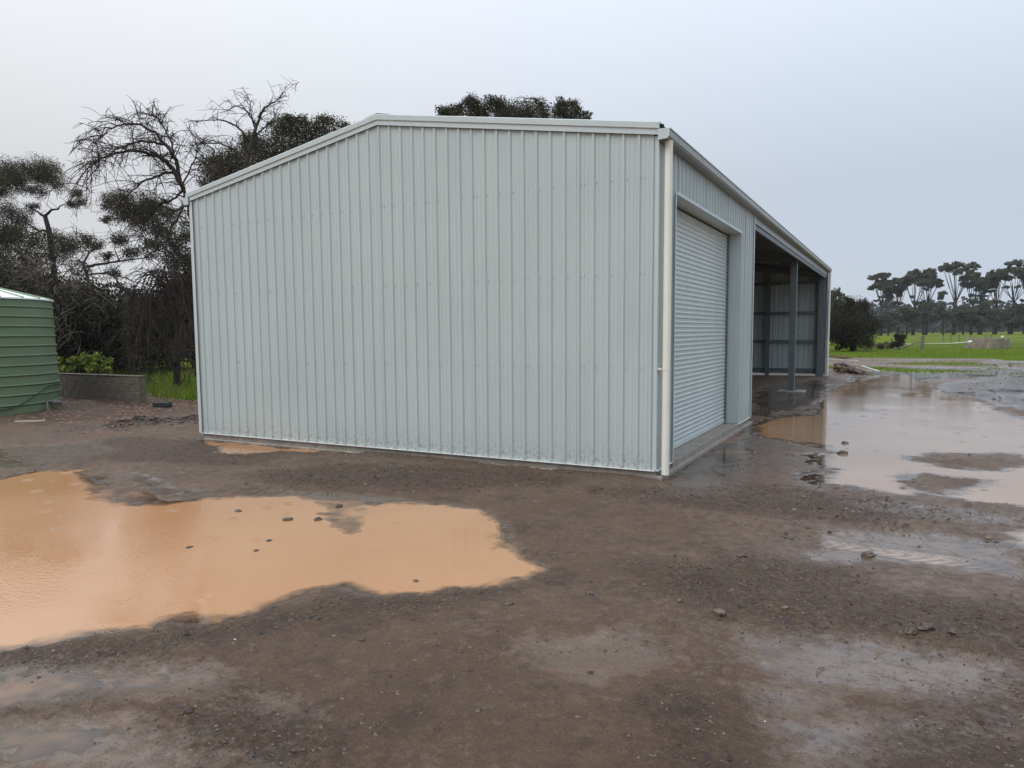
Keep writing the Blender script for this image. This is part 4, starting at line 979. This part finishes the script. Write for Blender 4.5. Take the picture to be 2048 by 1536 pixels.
# ------------------------------------------------------------------ paddock fence and trough
fd = 62.
def fpost(px, ptop, pbot, d, r, label, matn='post', cap=False):
    z0 = at(px, pbot, d); zt = at(px, ptop, d)[2]
    o = thing('fence_post', label, 'post', (z0[0], z0[1], -.1), 'posts of the paddock fence')
    h = zt + .1
    MB().tube([(0, 0, -.3), (0, 0, h * .5), (.01, 0, h)], [r * 1.05, r, r * .95], 9).build('shaft', M[matn], o)
    if cap: MB().tube([(.01, 0, h - .14), (.01, 0, h + .02)], r * 1.08, 9).build('cap', M['whitepaint'], o)
    return np.array((z0[0], z0[1], h - .1))
P1 = fpost(1844, 672, 703, 60, .13, 'stout weathered strainer post with diagonal stay in the paddock')
P2 = fpost(2003, 672, 704, 60, .10, 'fence post with white painted top beside the trough', cap=True)
P0 = fpost(1782, 676, 702, 63, .06, 'thin fence post beside the small round bush')
Pm = fpost(1975, 684, 706, 60, .055, 'short pale timber fence post in front of the trough', 'timber')
for k, (px, nm_) in enumerate(((1886, 'first'), (1901, 'second'), (1918, 'third'), (1940, 'fourth'), (1971, 'fifth'), (1982, 'sixth'))):
    fpost(px, 670, 683, 105, .10, f'distant thin fence post behind the trough, {nm_} from the left')
def stay(a, b, label):
    o = thing('fence_stay', label, 'fence stay', tuple(a)); MB().tube([(0, 0, 0), np.asarray(b) - a], .045, 7).build('rail', M['post'], o)
stay(at(1843, 683, 60), np.array((*on_ground(1783, 704, 0)[:2] * 0 + at(1783, 704, 60)[:2], .0)), 'diagonal timber stay leaning up to the strainer post')
stay(at(1784, 684, 63), np.array((*at(1722, 704, 61)[:2], .0)), 'diagonal timber stay leaning right towards the round bush')
wr_ = thing('fence_wire', 'plain wires strung between the paddock fence posts', 'fence wire', tuple(P1))
for hz in (.25, .5, .75, 1.0):
    q = [(p[0] - P1[0], p[1] - P1[1], hz - P1[2]) for p in (P0, P1, P2, at(2250, 690, 60))]
    MB().tube(q, .013, 4).build('wire', M['wire'], wr_)
pa, pb, pc_ = at(1812, 688, 64), at(1905, 686.5, 63), at(1990, 679, 62)
pp = thing('white_pipe', 'long thin white pipe running across the grass to the trough', 'pipe', tuple(pa))
MB().tube([(0, 0, 0), pb - pa, pc_ - pa], .024, 8).build('pipe', M['whitepaint'], pp)
for q in (pa, pb): MB().box(q[0] - pa[0] - .03, q[1] - pa[1] - .03, -q[2] - .0 + (q[2] - pa[2]), q[0] - pa[0] + .03, q[1] - pa[1] + .03, q[2] - pa[2] - .02).build('prop', M['post'], pp)
fl = tag(MB().tube([at(1937, 684, 61.5) + (-.02, 0, 0), at(1943, 683, 61.5)], [.10, .10], 12).build('float_drum', M['whitepaint']), 'small white drum resting on the trough rim', 'drum')
ct = at(1973, 704, 63); trg = thing('stock_trough', 'low round brown concrete stock trough by the white topped post', 'trough', (ct[0], ct[1], -.12))
lathe([(1.62, 0), (1.60, .95), (1.50, .97), (1.45, .6)], 40).build('trough_wall', M['trough'], trg, smooth=False)
lathe([(1.46, .72), (.0, .72)], 40).build('trough_water', wm, trg)

# ------------------------------------------------------------------ rubble beside the far corner, clods and litter
def rock(name, p, r, material, label, cat, seed, squash=.65, group=None, elong=1.):
    rn = np.random.RandomState(seed); import bmesh
    bm = bmesh.new(); bmesh.ops.create_icosphere(bm, subdivisions=2, radius=1)
    for v in bm.verts:
        n_ = np.array(v.co); k = 1 + .55 * fbm(np.array([n_[0] * 1.6 + seed]), np.array([n_[1] * 1.6 + n_[2] * 1.3]), 3, seed)[0] + .2 * rn.uniform(-1, 1)
        v.co = v.co * k; v.co.x *= r * elong; v.co.y *= r; v.co.z *= r * squash
    me = bpy.data.meshes.new(name); bm.to_mesh(me); bm.free(); me.materials.append(material)
    o = link(name, me); o.location = (p[0], p[1], p[2] + r * squash * .2); o.rotation_euler = (0, 0, rn.uniform(0, 6.28))
    return tag(o, label, cat, group)
def gpos(px, py, z=-.1):
    p = on_ground(px, py, z); zz, _ = ground_z([p[0]], [p[1]]); return np.array((p[0], p[1], max(zz[0], LEVEL - .003)))
CL = [(576,1037,.045,'larger left one of two mud clods standing in the tan puddle'),(636,1037,.045,'right one of two mud clods standing in the tan puddle'),
 (475,1020,.035,'flat mud clod at the far rim of the tan puddle'),(678,1010,.05,'long flat clod on the dark far bank of the tan puddle'),
 (512,1098,.03,'low clod breaking the puddle surface below the two clods'),(538,1078,.03,'small clod in mid puddle right of centre'),
 (378,1092,.03,'small flat clod in the rippled part of the puddle'),(832,1158,.025,'tiny clod near the rounded right end of the puddle'),
 (1180,1193,.035,'dark clod on bare mud right of the puddle tip'),(1018,1215,.03,'dark clod on mud just below the puddle'),(1109,1117,.03,'dark clod just right of the pointed puddle end'),
 (725,1287,.02,'small dark clod on mud below the tan puddle'),(1575,1080,.045,'dark clod in mid yard left of the grey wet patch'),(1660,1062,.03,'small dark clod on the right of the yard'),
 (1735,1110,.05,'dark clod beside the shallow wet patch on the right'),(1485,1120,.035,'dark clod on the flat mud in mid yard'),(1690,885,.06,'mud clod at the left shore of the big pale puddle'),
 (1685,905,.08,'broad mud clod at the corner of the big pale puddle'),(1530,1145,.03,'flat dark clod above the coarse gravel band'),
 (640,1035,.0,None)]
for k, (px, py, r, lb) in enumerate(CL):
    if lb: rock('mud_clod', gpos(px, py), r * .8, M['mudrock'], lb, 'mud clod', 100 + k, .6, 'mud clods around the yard', 1.25)
for k, (px, py, r, lb) in enumerate([(1440,1232,.03,'rounded brown stone in the coarse gravel of the yard'),(1358,1208,.016,'small pale stone left of the coarse gravel'),(1570,1228,.018,'pale brown stone among the gravel right of the rounded stone'),
      (1820,1272,.032,'left flat lump in the line of clods on the right gravel bank'),(1852,1268,.042,'upright wedge shaped lump in the right gravel bank'),(1905,1278,.03,'right low lump in the line of clods on the right gravel bank')]):
    rock('stone', gpos(px, py), r, M['mudrock' if px > 1800 else 'stone'], lb, 'stone', 140 + k, .75, None, 1.2)
rk = random.Random(8)
for k in range(26):
    f = rk.random(); px = 1672 + 52 * f ** 1.2; p = on_ground(px, 748 - 5 * rk.random(), -.08); p = p + np.array((0, rk.uniform(0, 1.6), 0)); hgt = (1 - f) ** 1.1 * .55 * rk.random()
    rock('rubble_lump', (p[0], p[1], -.09 + hgt), rk.uniform(.09, .19), M['mudrock'] if k % 3 else M['brown_timber'], 'dark earthy lump in the rubble heap beside the far shed corner', 'rubble', 170 + k, .7, 'lumps in the rubble heap')
pb_ = on_ground(1680, 745, -.08)
for k, (dx, dy, z, ln_, rz, mt, lb) in enumerate([(-.2, .8, .60, 1.3, .5, 'brown_timber', 'dark brown plank on top of the rubble heap'), (0, .5, .46, 1.3, .25, 'timber_white', 'pale plank lying across the rubble heap'),
       (-.1, .9, .52, 1.1, .9, 'timber', 'grey plank under the top of the rubble heap'), (1.1, .3, .12, .8, -.5, 'timber_white', 'pale offcut leaning at the right foot of the rubble heap'),
       (.85, .1, .08, .6, -.2, 'timber', 'short grey offcut at the foot of the rubble heap')]):
    o = MB().box(-ln_ / 2, -.06, -.03, ln_ / 2, .06, .03).build('plank', M[mt], bevel=.004); o.location = (pb_[0] + dx, pb_[1] + dy, z - .05); o.rotation_euler = (.05, .06 if k < 3 else .25, rz)
    tag(o, lb, 'plank')
q = gpos(60, 845); o = MB().box(-.27, -.03, 0, .27, .03, .03).build('stick', M['timber_white']); o.location = q; o.rotation_euler = (0, .03, math.radians(28) + YAW); tag(o, 'pale broken batten lying on mud in front of the tank', 'stick')
q = gpos(325, 818); o = MB().box(-.2, -.1, 0, .2, .1, .12).build('dark_tray', M['poly'], bevel=.01); o.location = q; o.rotation_euler = (0, 0, YAW); tag(o, 'small black tray on the ground right of the block wall', 'tray')
for px, py, ln_, a, lb in ((790, 905, .1, .2, 'pale stone chip lying at the foot of the gable wall'), (470, 1284, .016, .6, 'tiny white chip on mud below the puddle'), (1530, 1444, .012, 1.0, 'tiny white chip on the foreground mud')):
    q = gpos(px, py); o = MB().box(-ln_ / 2, -ln_ * .18, 0, ln_ / 2, ln_ * .18, ln_ * .2).build('chip', M['stone' if py < 950 else 'whitepaint'], bevel=.002); o.location = q; o.rotation_euler = (0, .1, a); tag(o, lb, 'chip')
for px, py, a, lb in ((180, 1411, -.6, 'short dry twig on the left foreground mud'), (1640, 1340, 1.3, 'short dry twig on the right foreground mud'), (1425, 1335, .5, 'curled dry twig beside the rusty patch')):
    q = gpos(px, py); o = MB().tube([(-.05, 0, .008), (0, .008, .014), (.06, 0, .006)], .003, 5).build('twig', M['twig_pale']); o.location = q; o.rotation_euler = (0, 0, a); tag(o, lb, 'twig')

# ------------------------------------------------------------------ damp air
hm = bpy.data.materials.new('damp_air'); hm.use_nodes = True; t = hm.node_tree; t.nodes.remove(t.nodes['Principled BSDF'])
pv = t.nodes.new('ShaderNodeVolumePrincipled'); pv.inputs['Color'].default_value = (.86, .90, .95, 1); pv.inputs['Density'].default_value = .00024; pv.inputs['Anisotropy'].default_value = .2
t.links.new(pv.outputs[0], t.nodes['Material Output'].inputs['Volume'])
tag(MB().box(-1750, -1750, -3.2, 1750, 1750, 25).build('haze', hm), kind='stuff')
